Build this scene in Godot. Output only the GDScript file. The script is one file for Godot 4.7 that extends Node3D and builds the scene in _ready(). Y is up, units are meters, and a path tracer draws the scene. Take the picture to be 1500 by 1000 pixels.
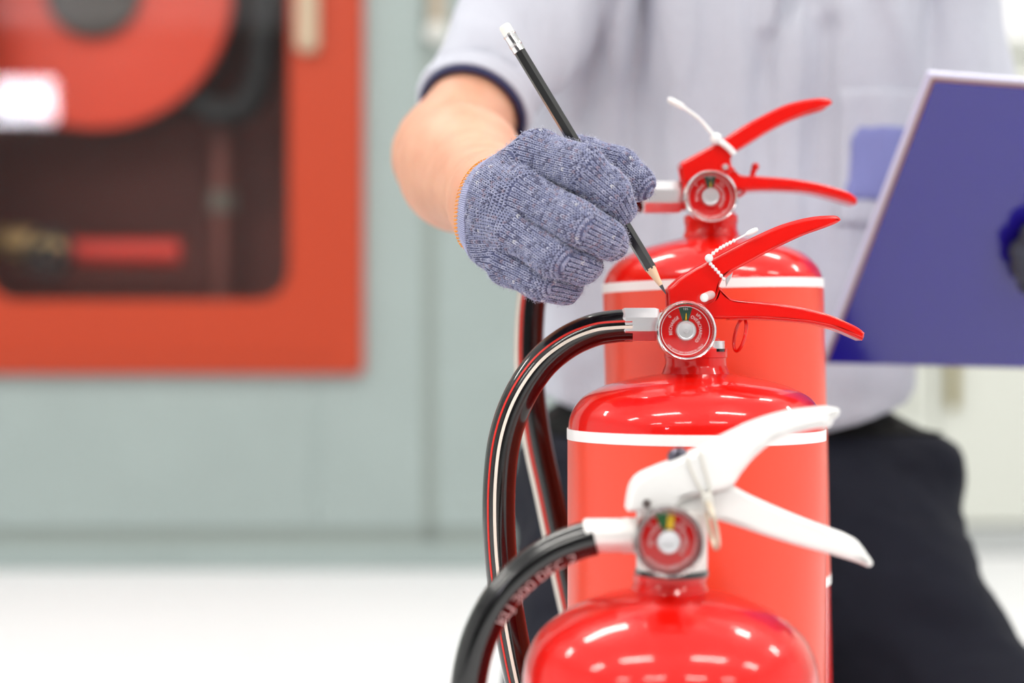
extends Node3D
# A kneeling worker in a knitted glove points a pencil at the middle one of three red extinguishers.
# Units are metres; the lens stands at (0, EYE, 0) and looks along -z.

const FOCAL := 2571.0       # focal length in pixels of the 1500 x 1000 frame
const EYE := 0.51
const TILES := 512

var room_white: StandardMaterial3D
var paint_red: StandardMaterial3D
var paint_white: StandardMaterial3D
var steel: StandardMaterial3D
var chrome: StandardMaterial3D
var black_rubber: StandardMaterial3D
var plastic_white: StandardMaterial3D
var print_white: StandardMaterial3D
var glyphs := {}
var letter_font: SystemFont


func _ready() -> void:
	set_camera()
	set_world()
	set_lamps()
	set_materials()
	set_room()
	set_hose_cabinet()
	set_cream_cabinet()
	set_extinguishers()
	set_person()
	set_pencil()


# ---------------------------------------------------------------- camera, light

func set_camera() -> void:
	var cam := Camera3D.new()
	cam.name = "camera"
	cam.position = Vector3(0, EYE, 0)
	cam.near = 0.05
	cam.far = 60.0
	var lens := CameraAttributesPhysical.new()
	lens.frustum_focal_length = FOCAL * 24.0 / 1000.0
	lens.frustum_focus_distance = 1.08
	lens.exposure_aperture = 3.0
	cam.attributes = lens
	add_child(cam)
	cam.current = true


func set_world() -> void:
	var env := Environment.new()
	env.background_mode = Environment.BG_COLOR
	env.background_color = Color(0.6, 0.63, 0.66)
	env.tonemap_mode = Environment.TONE_MAPPER_LINEAR
	env.tonemap_exposure = 0.70
	env.sdfgi_enabled = true
	env.ssao_enabled = true
	env.ssil_enabled = true
	var w := WorldEnvironment.new()
	w.name = "world"
	w.environment = env
	add_child(w)


const CEILING := 2.8
const LAMP_ENERGY := 4.2

func set_lamps() -> void:
	var glow := mat(Color(0.95, 0.95, 0.95), 0.5)
	glow.emission_enabled = true
	glow.emission = Color(1.0, 0.985, 0.96)
	glow.emission_energy_multiplier = 1.5
	var tin := mat(Color(0.9, 0.9, 0.9), 0.4)
	var rows := [-2.3, 0.2, 2.7]
	var cols := [-3.4, -1.1, 1.2, 3.5]
	var nth := ["first", "second", "third", "fourth"]
	for i in rows.size():
		for j in cols.size():
			var n := thing("ceiling_light", "rectangular ceiling light panel, %s from the left in the %s row from the cabinets" % [nth[j], nth[i]], "ceiling light", Vector3(cols[j], CEILING, rows[i]), "ceiling light panels")
			var s := Soup.new()
			for k in [[0.0, 0.16, 1.24, 0.02], [0.0, -0.16, 1.24, 0.02], [0.61, 0.0, 0.02, 0.34], [-0.61, 0.0, 0.02, 0.34]]:
				s.box(Vector3(k[2], 0.03, k[3]), 0.003, n.transform * Transform3D(Basis(), Vector3(k[0], -0.015, k[1])))
			part("frame", s, tin, n)
			s = Soup.new()
			s.box(Vector3(1.2, 0.008, 0.3), 0.001, n.transform * Transform3D(Basis(), Vector3(0, -0.012, 0)))
			part("diffuser", s, glow, n)
			var a := AreaLight3D.new()
			a.name = "panel_light"
			a.area_size = Vector2(1.18, 0.28)
			a.light_energy = LAMP_ENERGY
			a.light_color = Color(1.0, 0.985, 0.96)
			a.shadow_enabled = true
			a.set("area_range", 20.0)
			a.set("area_attenuation", 2.0)
			a.position = Vector3(0, -0.022, 0)
			a.rotation_degrees = Vector3(-90, 0, 0)
			n.add_child(a, true)
	# the lit fitting on the far wall that shines back from the cabinet window
	var at_wall := Vector3(-3.55, 2.26, 4.97)
	var f := thing("wall_light", "small lit wall lamp opposite the hose cabinet", "wall light", at_wall)
	var q := Soup.new()
	q.box(Vector3(0.50, 0.36, 0.05), 0.01, Transform3D(Basis(), at_wall))
	part("housing", q, tin, f)
	q = Soup.new()
	q.box(Vector3(0.44, 0.30, 0.01), 0.002, Transform3D(Basis(), at_wall + Vector3(0, 0, -0.027)))
	part("diffuser", q, glow, f)
	var w := AreaLight3D.new()
	w.name = "wall_glow"
	w.area_size = Vector2(0.43, 0.29)
	w.light_energy = 1.2
	w.light_color = Color(0.97, 0.95, 1.0)
	w.shadow_enabled = true
	w.set("area_range", 20.0)
	w.set("area_attenuation", 2.0)
	w.position = Vector3(0, 0, -0.035)
	f.add_child(w, true)


func mat(c: Color, rough: float, metal := 0.0, extra := {}) -> StandardMaterial3D:
	var m := StandardMaterial3D.new()
	m.albedo_color = c
	m.roughness = rough
	m.metallic = metal
	for k in extra:
		m.set(k, extra[k])
	return m


func noise_tex(freq: float, seed_: int, lo: Color, hi: Color, octaves := 4, size := 256) -> NoiseTexture2D:
	var n := FastNoiseLite.new()
	n.noise_type = FastNoiseLite.TYPE_SIMPLEX_SMOOTH
	n.frequency = freq
	n.fractal_octaves = octaves
	n.seed = seed_
	var t := NoiseTexture2D.new()
	t.width = size
	t.height = size
	t.seamless = true
	t.noise = n
	var g := Gradient.new()
	g.set_color(0, lo)
	g.set_color(1, hi)
	t.color_ramp = g
	return t


func set_materials() -> void:
	room_white = mat(Color(0.93, 0.935, 0.94), 0.7)
	paint_red = mat(Color(0.88, 0.055, 0.018), 0.3, 0.0, {"metallic_specular": 0.3, "clearcoat_enabled": true, "clearcoat": 0.85, "clearcoat_roughness": 0.03})
	paint_white = mat(Color(0.93, 0.93, 0.925), 0.35)
	steel = mat(Color(0.93, 0.93, 0.94), 0.36, 0.97)
	chrome = mat(Color(0.93, 0.93, 0.93), 0.12, 1.0)
	black_rubber = mat(Color(0.025, 0.025, 0.027), 0.16, 0.0, {"clearcoat_enabled": true, "clearcoat": 0.6, "clearcoat_roughness": 0.08})
	plastic_white = mat(Color(0.95, 0.95, 0.95), 0.35, 0.0, {"subsurf_scatter_enabled": true, "subsurf_scatter_strength": 0.1})
	print_white = mat(Color(0.97, 0.96, 0.96), 0.5)
	letter_font = SystemFont.new()
	letter_font.font_names = PackedStringArray(["Droid Sans"])


# ---------------------------------------------------------------- names and nodes

var taken := {}

func numbered(called: String) -> String:
	var n: int = taken.get(called, 0)
	taken[called] = n + 1
	return called if n == 0 else "%s_%03d" % [called, n]


func thing(called: String, label: String, category: String, where := Vector3.ZERO, group := "", turn := Basis()) -> Node3D:
	var o := Node3D.new()
	o.name = numbered(called)
	o.transform = Transform3D(turn, where)
	o.set_meta("label", label)
	o.set_meta("category", category)
	if group:
		o.set_meta("group", group)
	add_child(o)
	return o


func top_of(n: Node) -> Node3D:
	while n.get_parent() != self:
		n = n.get_parent()
	return n


## Commits a soup, given in world coordinates, as one named mesh below a thing or one of its parts.
func part(called: String, s: Soup, m: Material, parent: Node3D, angle := 40.0, label := "") -> MeshInstance3D:
	return hold(called, s.mesh(angle, top_of(parent).transform.affine_inverse()), m, parent, label)


func hold(called: String, mesh: Mesh, m: Material, parent: Node3D, label := "") -> MeshInstance3D:
	var o := MeshInstance3D.new()
	var n := 0
	var want := called
	while parent.has_node(NodePath(want)):
		n += 1
		want = "%s_%03d" % [called, n]
	o.name = want
	o.mesh = mesh
	o.material_override = m
	if label:
		o.set_meta("label", label)
	parent.add_child(o, true)
	return o


func structure(called: String, s: Soup, m: Material, label: String, category: String) -> MeshInstance3D:
	var o := MeshInstance3D.new()
	o.name = called
	o.mesh = s.mesh(40.0, Transform3D())
	o.material_override = m
	o.set_meta("kind", "structure")
	o.set_meta("label", label)
	o.set_meta("category", category)
	add_child(o)
	return o


## The point of the world that lies at that depth behind that point of the 1500 x 1000 frame.
func at(px: float, py: float, d: float) -> Vector3:
	return Vector3((px - 750.0) * d / FOCAL, EYE - (py - 500.0) * d / FOCAL, -d)


func line(list: Array, d: float) -> PackedVector3Array:
	var out := PackedVector3Array()
	for p in list:
		out.append(at(p[0], p[1], d + (p[2] if p.size() > 2 else 0.0)))
	return out


## Catmull-Rom through the points.
static func smooth(p: PackedVector3Array, steps: int) -> PackedVector3Array:
	var out := PackedVector3Array()
	for i in p.size() - 1:
		var a := p[maxi(i - 1, 0)]
		var d := p[mini(i + 2, p.size() - 1)]
		for k in steps:
			out.append(p[i].cubic_interpolate(p[i + 1], a, d, float(k) / steps))
	out.append(p[p.size() - 1])
	return out


# ---------------------------------------------------------------- solids

class Soup:
	var v := PackedVector3Array()     # corners of triangles, anticlockwise from outside

	func add(t: PackedVector3Array) -> void:
		if t.size() < 3:
			return
		var c := Vector3.ZERO
		for p in t:
			c += p
		c /= t.size()
		var vol := 0.0
		for i in range(0, t.size(), 3):
			vol += (t[i] - c).dot((t[i + 1] - c).cross(t[i + 2] - c))
		if vol < 0.0:
			for i in range(0, t.size(), 3):
				var k := t[i + 1]
				t[i + 1] = t[i + 2]
				t[i + 2] = k
		v.append_array(t)

	## A closed skin over rings of equal size; caps are fans, or the given triangles.
	func rings(r: Array, caps := true, tri := PackedInt32Array(), loop := false) -> void:
		var t := PackedVector3Array()
		var n: int = r[0].size()
		for i in (r.size() if loop else r.size() - 1):
			var a: PackedVector3Array = r[i]
			var b: PackedVector3Array = r[(i + 1) % r.size()]
			for k in n:
				var l := (k + 1) % n
				t.append_array([a[k], a[l], b[l], a[k], b[l], b[k]])
		if caps and not loop:
			for e in 2:
				var a: PackedVector3Array = r[0] if e == 0 else r[r.size() - 1]
				if tri.size():
					for i in range(0, tri.size(), 3):
						t.append_array([a[tri[i]], a[tri[i + 1 + (1 - e)]], a[tri[i + 1 + e]]])
				else:
					var c := Vector3.ZERO
					for p in a:
						c += p
					c /= n
					for k in n:
						var l := (k + 1) % n
						t.append_array([c, a[l], a[k]] if e == 0 else [c, a[k], a[l]])
		# triangles must all turn the same way: find out from the signed volume
		add(t)

	## profile: (radius, height) from the bottom up, round the local y axis.
	func lathe(profile: Array, seg: int, xf := Transform3D()) -> void:
		var r := []
		for p in profile:
			var ring := PackedVector3Array()
			for k in seg:
				var a := TAU * k / seg
				ring.append(xf * Vector3(cos(a) * maxf(p[0], 1e-5), p[1], sin(a) * maxf(p[0], 1e-5)))
			r.append(ring)
		rings(r)

	## a ring turned from a closed profile
	func hoop(profile: Array, seg: int, xf := Transform3D()) -> void:
		var r := []
		for k in seg:
			var a := TAU * k / seg
			var ring := PackedVector3Array()
			for p in profile:
				ring.append(xf * Vector3(cos(a) * p[0], p[1], sin(a) * p[0]))
			r.append(ring)
		rings(r, false, PackedInt32Array(), true)

	func torus(big: float, small: float, xf: Transform3D, seg := 48, round := 10) -> void:
		var prof := []
		for k in round:
			prof.append([big + small * cos(TAU * k / round), small * sin(TAU * k / round)])
		hoop(prof, seg, xf)

	func ball(r: float, xf: Transform3D, seg := 16) -> void:
		var prof := []
		for k in range(0, 9):
			var a := -PI / 2 + PI * k / 8.0
			prof.append([r * cos(a), r * sin(a)])
		lathe(prof, seg, xf)

	## a round tube through the points, its radius one number or one for each point
	func tube(p: PackedVector3Array, radius, seg := 12) -> void:
		var r := []
		var t0 := (p[1] - p[0]).normalized()
		var up := Vector3.UP if absf(t0.y) < 0.9 else Vector3.RIGHT
		var n := (up - t0 * up.dot(t0)).normalized()
		for i in p.size():
			var t := (p[mini(i + 1, p.size() - 1)] - p[maxi(i - 1, 0)]).normalized()
			n = (n - t * n.dot(t)).normalized()
			var b := t.cross(n)
			var rad: float = radius if (radius is float) else radius[i]
			var ring := PackedVector3Array()
			for k in seg:
				var a := TAU * k / seg
				ring.append(p[i] + (n * cos(a) + b * sin(a)) * rad)
			r.append(ring)
		rings(r)

	func box(size: Vector3, bevel: float, xf := Transform3D()) -> void:
		var h := size / 2
		var poly := PackedVector2Array([Vector2(-h.x, -h.z), Vector2(h.x, -h.z), Vector2(h.x, h.z), Vector2(-h.x, h.z)])
		extrude(poly, -h.y, h.y, bevel, xf * Transform3D(Basis(Vector3.RIGHT, Vector3.BACK, Vector3.UP), Vector3.ZERO), bevel)

	## polygon in local xy, from z0 to z1, with a chamfer; corners may be cut too
	func extrude(poly: PackedVector2Array, z0: float, z1: float, bevel: float, xf := Transform3D(), cut := 0.0, steps := 1) -> void:
		if Geometry2D.is_polygon_clockwise(poly):
			poly = poly.duplicate()
			poly.reverse()
		if cut > 0.0:
			var cutp := PackedVector2Array()
			for i in poly.size():
				var a := poly[(i + poly.size() - 1) % poly.size()]
				var c := poly[(i + 1) % poly.size()]
				cutp.append(poly[i] + (a - poly[i]).normalized() * cut)
				cutp.append(poly[i] + (c - poly[i]).normalized() * cut)
			poly = cutp
		var r := []
		var inner := poly
		for s in steps + 1:
			var a := PI / 2 * s / steps
			var q := inset(poly, bevel * (1.0 - sin(a)))
			if s == 0:
				inner = q
			r.append(lift(q, z0 + bevel * (1.0 - cos(a)), xf))
		for s in range(steps, -1, -1):
			var a := PI / 2 * s / steps
			r.append(lift(inset(poly, bevel * (1.0 - sin(a))), z1 - bevel * (1.0 - cos(a)), xf))
		rings(r, true, Geometry2D.triangulate_polygon(inner))

	static func lift(q: PackedVector2Array, z: float, xf: Transform3D) -> PackedVector3Array:
		var out := PackedVector3Array()
		for p in q:
			out.append(xf * Vector3(p.x, p.y, z))
		return out

	static func inset(poly: PackedVector2Array, by: float) -> PackedVector2Array:
		var out := PackedVector2Array()
		var n := poly.size()
		for i in n:
			var e0 := (poly[i] - poly[(i + n - 1) % n]).normalized()
			var e1 := (poly[(i + 1) % n] - poly[i]).normalized()
			var n0 := Vector2(-e0.y, e0.x)
			var n1 := Vector2(-e1.y, e1.x)
			var m := (n0 + n1).normalized()
			out.append(poly[i] + m * by / maxf(m.dot(n0), 0.5))
		return out

	## Normals smoothed across edges blunter than the angle.
	func mesh(angle: float, xf: Transform3D) -> ArrayMesh:
		var n := v.size()
		var w := PackedVector3Array()
		w.resize(n)
		for i in n:
			w[i] = xf * v[i]
		var face := PackedVector3Array()
		face.resize(n / 3)
		var unit := PackedVector3Array()
		unit.resize(n / 3)
		var near := {}
		for f in n / 3:
			var c := (w[f * 3 + 1] - w[f * 3]).cross(w[f * 3 + 2] - w[f * 3])
			face[f] = c
			unit[f] = c.normalized()
			for k in 3:
				var key := Vector3i((w[f * 3 + k] * 200000.0).round())
				if near.has(key):
					near[key].append(f)
				else:
					near[key] = PackedInt32Array([f])
		var least := cos(deg_to_rad(angle))
		var ov := PackedVector3Array()
		var on := PackedVector3Array()
		for f in n / 3:
			if face[f].length_squared() < 1e-22:
				continue
			for k in [0, 2, 1]:
				var p := w[f * 3 + k]
				var sum := Vector3.ZERO
				for g in near[Vector3i((p * 200000.0).round())]:
					if unit[g].dot(unit[f]) > least:
						sum += face[g]
				ov.append(p)
				on.append(sum.normalized())
		var arr := []
		arr.resize(Mesh.ARRAY_MAX)
		arr[Mesh.ARRAY_VERTEX] = ov
		arr[Mesh.ARRAY_NORMAL] = on
		var m := ArrayMesh.new()
		m.add_surface_from_arrays(Mesh.PRIMITIVE_TRIANGLES, arr)
		return m


## Surface nets over capsules joined by a smooth minimum. Bone: [a, b, radius a, radius b].
class Nets:
	var verts := PackedVector3Array()
	var quads := PackedInt32Array()
	var normals := PackedVector3Array()

	func _init(bones: Array, cell: float, k: float, mod = null, clip := AABB()) -> void:
		var lo := Vector3.INF
		var hi := -Vector3.INF
		for b in bones:
			for e in 2:
				var r: float = b[2 + e] + 2.0 * k + 3.0 * cell
				lo = lo.min(b[e] - Vector3.ONE * r)
				hi = hi.max(b[e] + Vector3.ONE * r)
		if clip.size != Vector3.ZERO:
			lo = lo.max(clip.position)
			hi = hi.min(clip.end)
		var nx := int((hi.x - lo.x) / cell) + 2
		var ny := int((hi.y - lo.y) / cell) + 2
		var nz := int((hi.z - lo.z) / cell) + 2
		var s := PackedFloat32Array()
		s.resize(nx * ny * nz)
		for bone in bones:
			var a: Vector3 = bone[0]
			var ba: Vector3 = bone[1] - a
			var ra: float = bone[2]
			var dr: float = bone[3] - ra
			var len2 := maxf(ba.length_squared(), 1e-10)
			var reach: float = maxf(bone[2], bone[3]) + 4.0 * k + 2.0 * cell
			var l: Vector3 = ((bone[0].min(bone[1]) - Vector3.ONE * reach) - lo) / cell
			var h: Vector3 = ((bone[0].max(bone[1]) + Vector3.ONE * reach) - lo) / cell
			for z in range(maxi(int(l.z), 0), mini(int(h.z) + 2, nz)):
				for y in range(maxi(int(l.y), 0), mini(int(h.y) + 2, ny)):
					var row := (z * ny + y) * nx
					for x in range(maxi(int(l.x), 0), mini(int(h.x) + 2, nx)):
						var p := lo + Vector3(x, y, z) * cell - a
						var t := clampf(p.dot(ba) / len2, 0.0, 1.0)
						var d := p.distance_to(ba * t) - ra - dr * t
						if d < reach:
							s[row + x] += exp(-d / k)
		var near := 3.0 * cell
		for i in s.size():
			if s[i] <= 0.0:
				s[i] = 1.0
			else:
				s[i] = -k * log(s[i])
		if mod != null:
			for z in nz:
				for y in ny:
					var row := (z * ny + y) * nx
					for x in nx:
						var f := s[row + x]
						if f < near * 2.0:
							s[row + x] = mod.call(lo + Vector3(x, y, z) * cell, f)
		for z in nz:       # nothing may reach the rim of the grid
			for y in ny:
				for x in nx:
					if x == 0 or y == 0 or z == 0 or x == nx - 1 or y == ny - 1 or z == nz - 1:
						s[(z * ny + y) * nx + x] = maxf(s[(z * ny + y) * nx + x], 0.1 * cell)
		var step := [1, nx, nx * ny]
		var cor := PackedInt32Array()
		var off := PackedVector3Array()
		for i in 8:
			cor.append((i & 1) + (i >> 1 & 1) * nx + (i >> 2 & 1) * nx * ny)
			off.append(Vector3(i & 1, i >> 1 & 1, i >> 2 & 1))
		var edges := []
		for i in 8:
			for ax in 3:
				if not i & (1 << ax):
					edges.append([i, i | (1 << ax)])
		var id := {}
		for z in nz - 1:
			for y in ny - 1:
				var row := (z * ny + y) * nx
				for x in nx - 1:
					var i := row + x
					if absf(s[i]) > 7.0 * cell:
						continue
					var inside := 0
					for c in 8:
						if s[i + cor[c]] < 0.0:
							inside += 1
					if inside == 0 or inside == 8:
						continue
					var sum := Vector3.ZERO
					var n := 0
					for e in edges:
						var fa := s[i + cor[e[0]]]
						var fb := s[i + cor[e[1]]]
						if (fa < 0.0) != (fb < 0.0):
							sum += off[e[0]].lerp(off[e[1]], fa / (fa - fb))
							n += 1
					id[i] = verts.size()
					verts.append(lo + (Vector3(x, y, z) + sum / n) * cell)
		for i in id.keys():
			for ax in 3:
				var j: int = i + step[ax]
				if j >= s.size() or (s[i] < 0.0) == (s[j] < 0.0):
					continue
				var u: int = step[(ax + 1) % 3]
				var w: int = step[(ax + 2) % 3]
				if id.has(i - u) and id.has(i - w) and id.has(i - u - w):
					var q := [id[i], id[i - u], id[i - u - w], id[i - w]]
					if s[i] < 0.0:
						quads.append_array([q[0], q[1], q[2], q[3]])
					else:
						quads.append_array([q[3], q[2], q[1], q[0]])
		normals.resize(verts.size())
		for i in range(0, quads.size(), 4):
			var c := (verts[quads[i + 2]] - verts[quads[i]]).cross(verts[quads[i + 3]] - verts[quads[i + 1]])
			for q in 4:
				normals[quads[i + q]] += c
		for i in normals.size():
			normals[i] = normals[i].normalized()

	## quads run anticlockwise from outside; Godot wants clockwise
	func mesh(xf: Transform3D, more: Array = []) -> ArrayMesh:
		var pv := PackedVector3Array()
		var pn := PackedVector3Array()
		var ix := PackedInt32Array()
		for g in [self] + more:
			var base := pv.size()
			for i in g.verts.size():
				pv.append(xf * g.verts[i])
				pn.append(xf.basis * g.normals[i])
			for i in range(0, g.quads.size(), 4):
				for q in [0, 2, 1, 0, 3, 2]:
					ix.append(base + g.quads[i + q])
		var arr := []
		arr.resize(Mesh.ARRAY_MAX)
		arr[Mesh.ARRAY_VERTEX] = pv
		arr[Mesh.ARRAY_NORMAL] = pn
		arr[Mesh.ARRAY_INDEX] = ix
		var m := ArrayMesh.new()
		m.add_surface_from_arrays(Mesh.PRIMITIVE_TRIANGLES, arr)
		return m


static func capsule(p: Vector3, b: Array) -> float:
	var ba: Vector3 = b[1] - b[0]
	var t := clampf((p - b[0]).dot(ba) / ba.length_squared(), 0.0, 1.0)
	return (p - b[0]).distance_to(ba * t) - lerpf(b[2], b[3], t)


# ---------------------------------------------------------------- lettering

func glyph(c: String) -> Array:      # [triangle corners, advance] for a font of 1 m
	if not glyphs.has(c):
		var t := TextMesh.new()
		t.font = letter_font
		t.font_size = 64
		t.pixel_size = 1.0 / 64.0
		t.depth = 0.0
		t.curve_step = 3.0
		t.text = c
		var out := PackedVector3Array()
		if c != " ":
			var a := t.surface_get_arrays(0)
			for i in a[Mesh.ARRAY_INDEX]:
				out.append(a[Mesh.ARRAY_VERTEX][i])
		glyphs[c] = [out, letter_font.get_string_size(c, HORIZONTAL_ALIGNMENT_LEFT, -1, 64).x / 64.0]
	return glyphs[c]


func put_glyph(s: Soup, c: String, xf: Transform3D) -> void:
	var g: PackedVector3Array = glyph(c)[0]
	for i in range(0, g.size(), 3):
		s.v.append_array([xf * g[i], xf * g[i + 2], xf * g[i + 1]])


## Lettering on an arc of a dial; mid is the angle of its middle, tops look outwards or inwards.
func arc_text(s: Soup, text: String, xf: Transform3D, radius: float, mid: float, size: float, outward := true) -> void:
	var total := 0.0
	for c in text:
		total += glyph(c)[1] * size
	var run := -total / 2
	for c in text:
		var w: float = glyph(c)[1] * size
		var a := mid + (-1.0 if outward else 1.0) * (run + w / 2) / radius
		run += w
		var out := Vector3(cos(a), sin(a), 0)
		var up := out if outward else -out
		var right := up.cross(Vector3.BACK)
		put_glyph(s, c, xf * Transform3D(Basis(right * size, up * size, Vector3.BACK * size), out * radius))


# ---------------------------------------------------------------- room

func slab(called: String, a: Vector3, b: Vector3, m: Material, label: String, category: String) -> MeshInstance3D:
	var s := Soup.new()
	s.box((b - a).abs(), 0.002, Transform3D(Basis(), (a + b) / 2))
	return structure(called, s, m, label, category)


func set_room() -> void:
	var floor_mat := mat(Color(0.905, 0.91, 0.92), 0.55)
	floor_mat.roughness_texture = noise_tex(0.02, 3, Color(0.8, 0.8, 0.8), Color(1, 1, 1))
	floor_mat.uv1_triplanar = true
	floor_mat.uv1_scale = Vector3(0.6, 0.6, 0.6)
	slab("floor", Vector3(-6, -0.1, -4.6), Vector3(6, 0, 5.1), floor_mat, "glossy white floor of the room", "floor")
	slab("ceiling", Vector3(-6, CEILING, -4.6), Vector3(6, CEILING + 0.1, 5.1), room_white, "white ceiling over the room", "ceiling")
	slab("wall_back", Vector3(-6, 0, -4.6), Vector3(6, CEILING, -4.5), mat(Color(0.88, 0.89, 0.86), 0.7), "pale wall behind the cabinets", "wall")
	slab("wall_front", Vector3(-6, 0, 5.0), Vector3(6, CEILING, 5.1), mat(Color(0.33, 0.33, 0.34), 0.8), "grey wall opposite the cabinets", "wall")
	slab("wall_left", Vector3(-6, 0, -4.5), Vector3(-5.9, CEILING, 5.0), room_white, "white wall at the left end of the cabinets", "wall")
	slab("wall_right", Vector3(5.9, 0, -4.5), Vector3(6, CEILING, 5.0), room_white, "white wall at the right end of the cabinets", "wall")


func boxed(s: Soup, a: Vector3, b: Vector3, bevel := 0.002) -> void:
	s.box((b - a).abs(), bevel, Transform3D(Basis(), (a + b) / 2))


static func rounded(x0: float, y0: float, x1: float, y1: float, r: float, n := 8) -> PackedVector2Array:
	var out := PackedVector2Array()
	for c in 4:
		var o := Vector2([x1 - r, x0 + r, x0 + r, x1 - r][c], [y1 - r, y1 - r, y0 + r, y0 + r][c])
		for k in n + 1:
			out.append(o + Vector2.from_angle(PI / 2 * (c + float(k) / n)) * r)
	return out


func ring_plate(s: Soup, outer: PackedVector2Array, inner: PackedVector2Array, z0: float, z1: float, bevel: float) -> void:
	var r := [Soup.lift(outer, z0, Transform3D()), Soup.lift(outer, z1 - bevel, Transform3D()), Soup.lift(Soup.inset(outer, bevel), z1, Transform3D()),
		Soup.lift(Soup.inset(inner, -bevel), z1, Transform3D()), Soup.lift(inner, z1 - bevel, Transform3D()), Soup.lift(inner, z0, Transform3D())]
	s.rings(r, false, PackedInt32Array(), true)


func set_hose_cabinet() -> void:
	var z := -3.92
	var grey := mat(Color(0.61, 0.662, 0.655), 0.42)
	grey.albedo_texture = noise_tex(0.01, 11, Color(0.97, 0.97, 0.97), Color(1, 1, 1))
	grey.uv1_triplanar = true
	var groove := mat(Color(0.54, 0.58, 0.56), 0.5)
	var orange := mat(Color(0.70, 0.215, 0.065), 0.42)
	var inside := mat(Color(0.40, 0.15, 0.10), 0.6)
	var n := thing("hose_cabinet", "grey-green steel fire hose cabinet with an orange framed window in its door", "cabinet", Vector3(-1.1, 0, z))
	var s := Soup.new()
	boxed(s, Vector3(-2.5, 0, -4.46), Vector3(-2.46, 2.2, z - 0.02))
	boxed(s, Vector3(0.28, 0, -4.46), Vector3(0.32, 2.2, z - 0.02))
	boxed(s, Vector3(-2.46, 0, -4.46), Vector3(0.28, 0.04, z - 0.02))
	boxed(s, Vector3(-2.46, 2.16, -4.46), Vector3(0.28, 2.2, z - 0.02))
	boxed(s, Vector3(-2.49, 0.05, -4.2), Vector3(0.31, 0.10, z - 0.006))
	boxed(s, Vector3(-2.46, 0.04, -4.48), Vector3(0.28, 2.16, -4.45))
	boxed(s, Vector3(-0.2, 0.04, -4.45), Vector3(-0.16, 2.16, z - 0.006))
	part("body", s, groove, n)
	s = Soup.new()
	boxed(s, Vector3(-2.5, 0.0, z - 0.02), Vector3(0.32, 0.058, z), 0.003)
	part("plinth", s, grey, n)
	s = Soup.new()
	boxed(s, Vector3(-0.170, 0.092, z - 0.02), Vector3(0.32, 2.2, z), 0.003)
	part("side_panel", s, grey, n)
	s = Soup.new()
	var left := -1.24
	boxed(s, Vector3(-2.5, 0.092, z - 0.02), Vector3(left, 2.2, z), 0.003)
	boxed(s, Vector3(-0.44, 0.092, z - 0.02), Vector3(-0.198, 2.2, z), 0.003)
	boxed(s, Vector3(left, 0.092, z - 0.02), Vector3(-0.44, 0.55, z), 0.003)
	boxed(s, Vector3(left, 1.55, z - 0.02), Vector3(-0.44, 2.2, z), 0.003)
	var door := part("door", s, grey, n)
	s = Soup.new()     # the lined box behind the window
	boxed(s, Vector3(-1.30, 0.5, z - 0.42), Vector3(-0.40, 1.6, z - 0.4))
	boxed(s, Vector3(-1.30, 0.5, z - 0.4), Vector3(-1.28, 1.6, z - 0.025))
	boxed(s, Vector3(-0.42, 0.5, z - 0.4), Vector3(-0.40, 1.6, z - 0.025))
	boxed(s, Vector3(-1.28, 0.5, z - 0.4), Vector3(-0.42, 0.52, z - 0.025))
	boxed(s, Vector3(-1.28, 1.58, z - 0.4), Vector3(-0.42, 1.6, z - 0.025))
	part("lining", s, inside, n)
	s = Soup.new()
	var inner := rounded(-1.17, 0.601, -0.4955, 1.50, 0.07)
	var outer := PackedVector2Array()
	for i in inner.size():
		var c := i / 9
		outer.append(Vector2([-0.331, -1.33, -1.33, -0.331][c], [1.66, 1.66, 0.437, 0.437][c]) + Vector2.from_angle(PI / 2 * (c + float(i % 9) / 8.0)) * 0.012 - Vector2(0.012, 0.012) * Vector2([1, -1, -1, 1][c], [1, 1, -1, -1][c]))
	ring_plate(s, outer, inner, z, z + 0.025, 0.005)
	var frame := part("window_frame", s, orange, door, 40.0, "orange painted frame with rounded inner corners")
	s = Soup.new()
	boxed(s, Vector3(-1.30, 0.478, z + 0.024), Vector3(-0.40, 0.510, z + 0.029), 0.002)
	part("pressed_lip", s, orange, door)
	s = Soup.new()
	s.extrude(rounded(-1.19, 0.58, -0.475, 1.52, 0.05), z - 0.004, z + 0.0, 0.0005)
	var pane := mat(Color(1, 1, 1, 0.004), 0.02)
	pane.transparency = BaseMaterial3D.TRANSPARENCY_ALPHA
	part("window_pane", s, pane, door)
	s = Soup.new()
	var cream := mat(Color(0.74, 0.66, 0.56), 0.5)
	s.box(Vector3(0.05, 0.14, 0.035), 0.01, Transform3D(Basis(), at(450, 30, 3.88)))
	part("latch", s, cream, door, 40.0, "cream latch on the orange frame")
	s = Soup.new()
	var hp := at(640, 5, 3.885)
	s.box(Vector3(0.032, 0.14, 0.02), 0.006, Transform3D(Basis(), Vector3(hp.x, hp.y, z + 0.010)))
	var hd := part("handle", s, mat(Color(0.72, 0.66, 0.58), 0.5), n, 40.0, "beige handle")
	s = Soup.new()
	var kp := at(639, 46, 3.885)
	s.lathe([[0.0, 0.0], [0.020, 0.0], [0.024, 0.006], [0.024, 0.02], [0.018, 0.028], [0.0, 0.029]], 24, Transform3D(Basis(Vector3.RIGHT, PI / 2), Vector3(kp.x, kp.y, z)))
	part("knob", s, mat(Color(0.86, 0.86, 0.84), 0.4), hd)
	set_reel(z)


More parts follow.
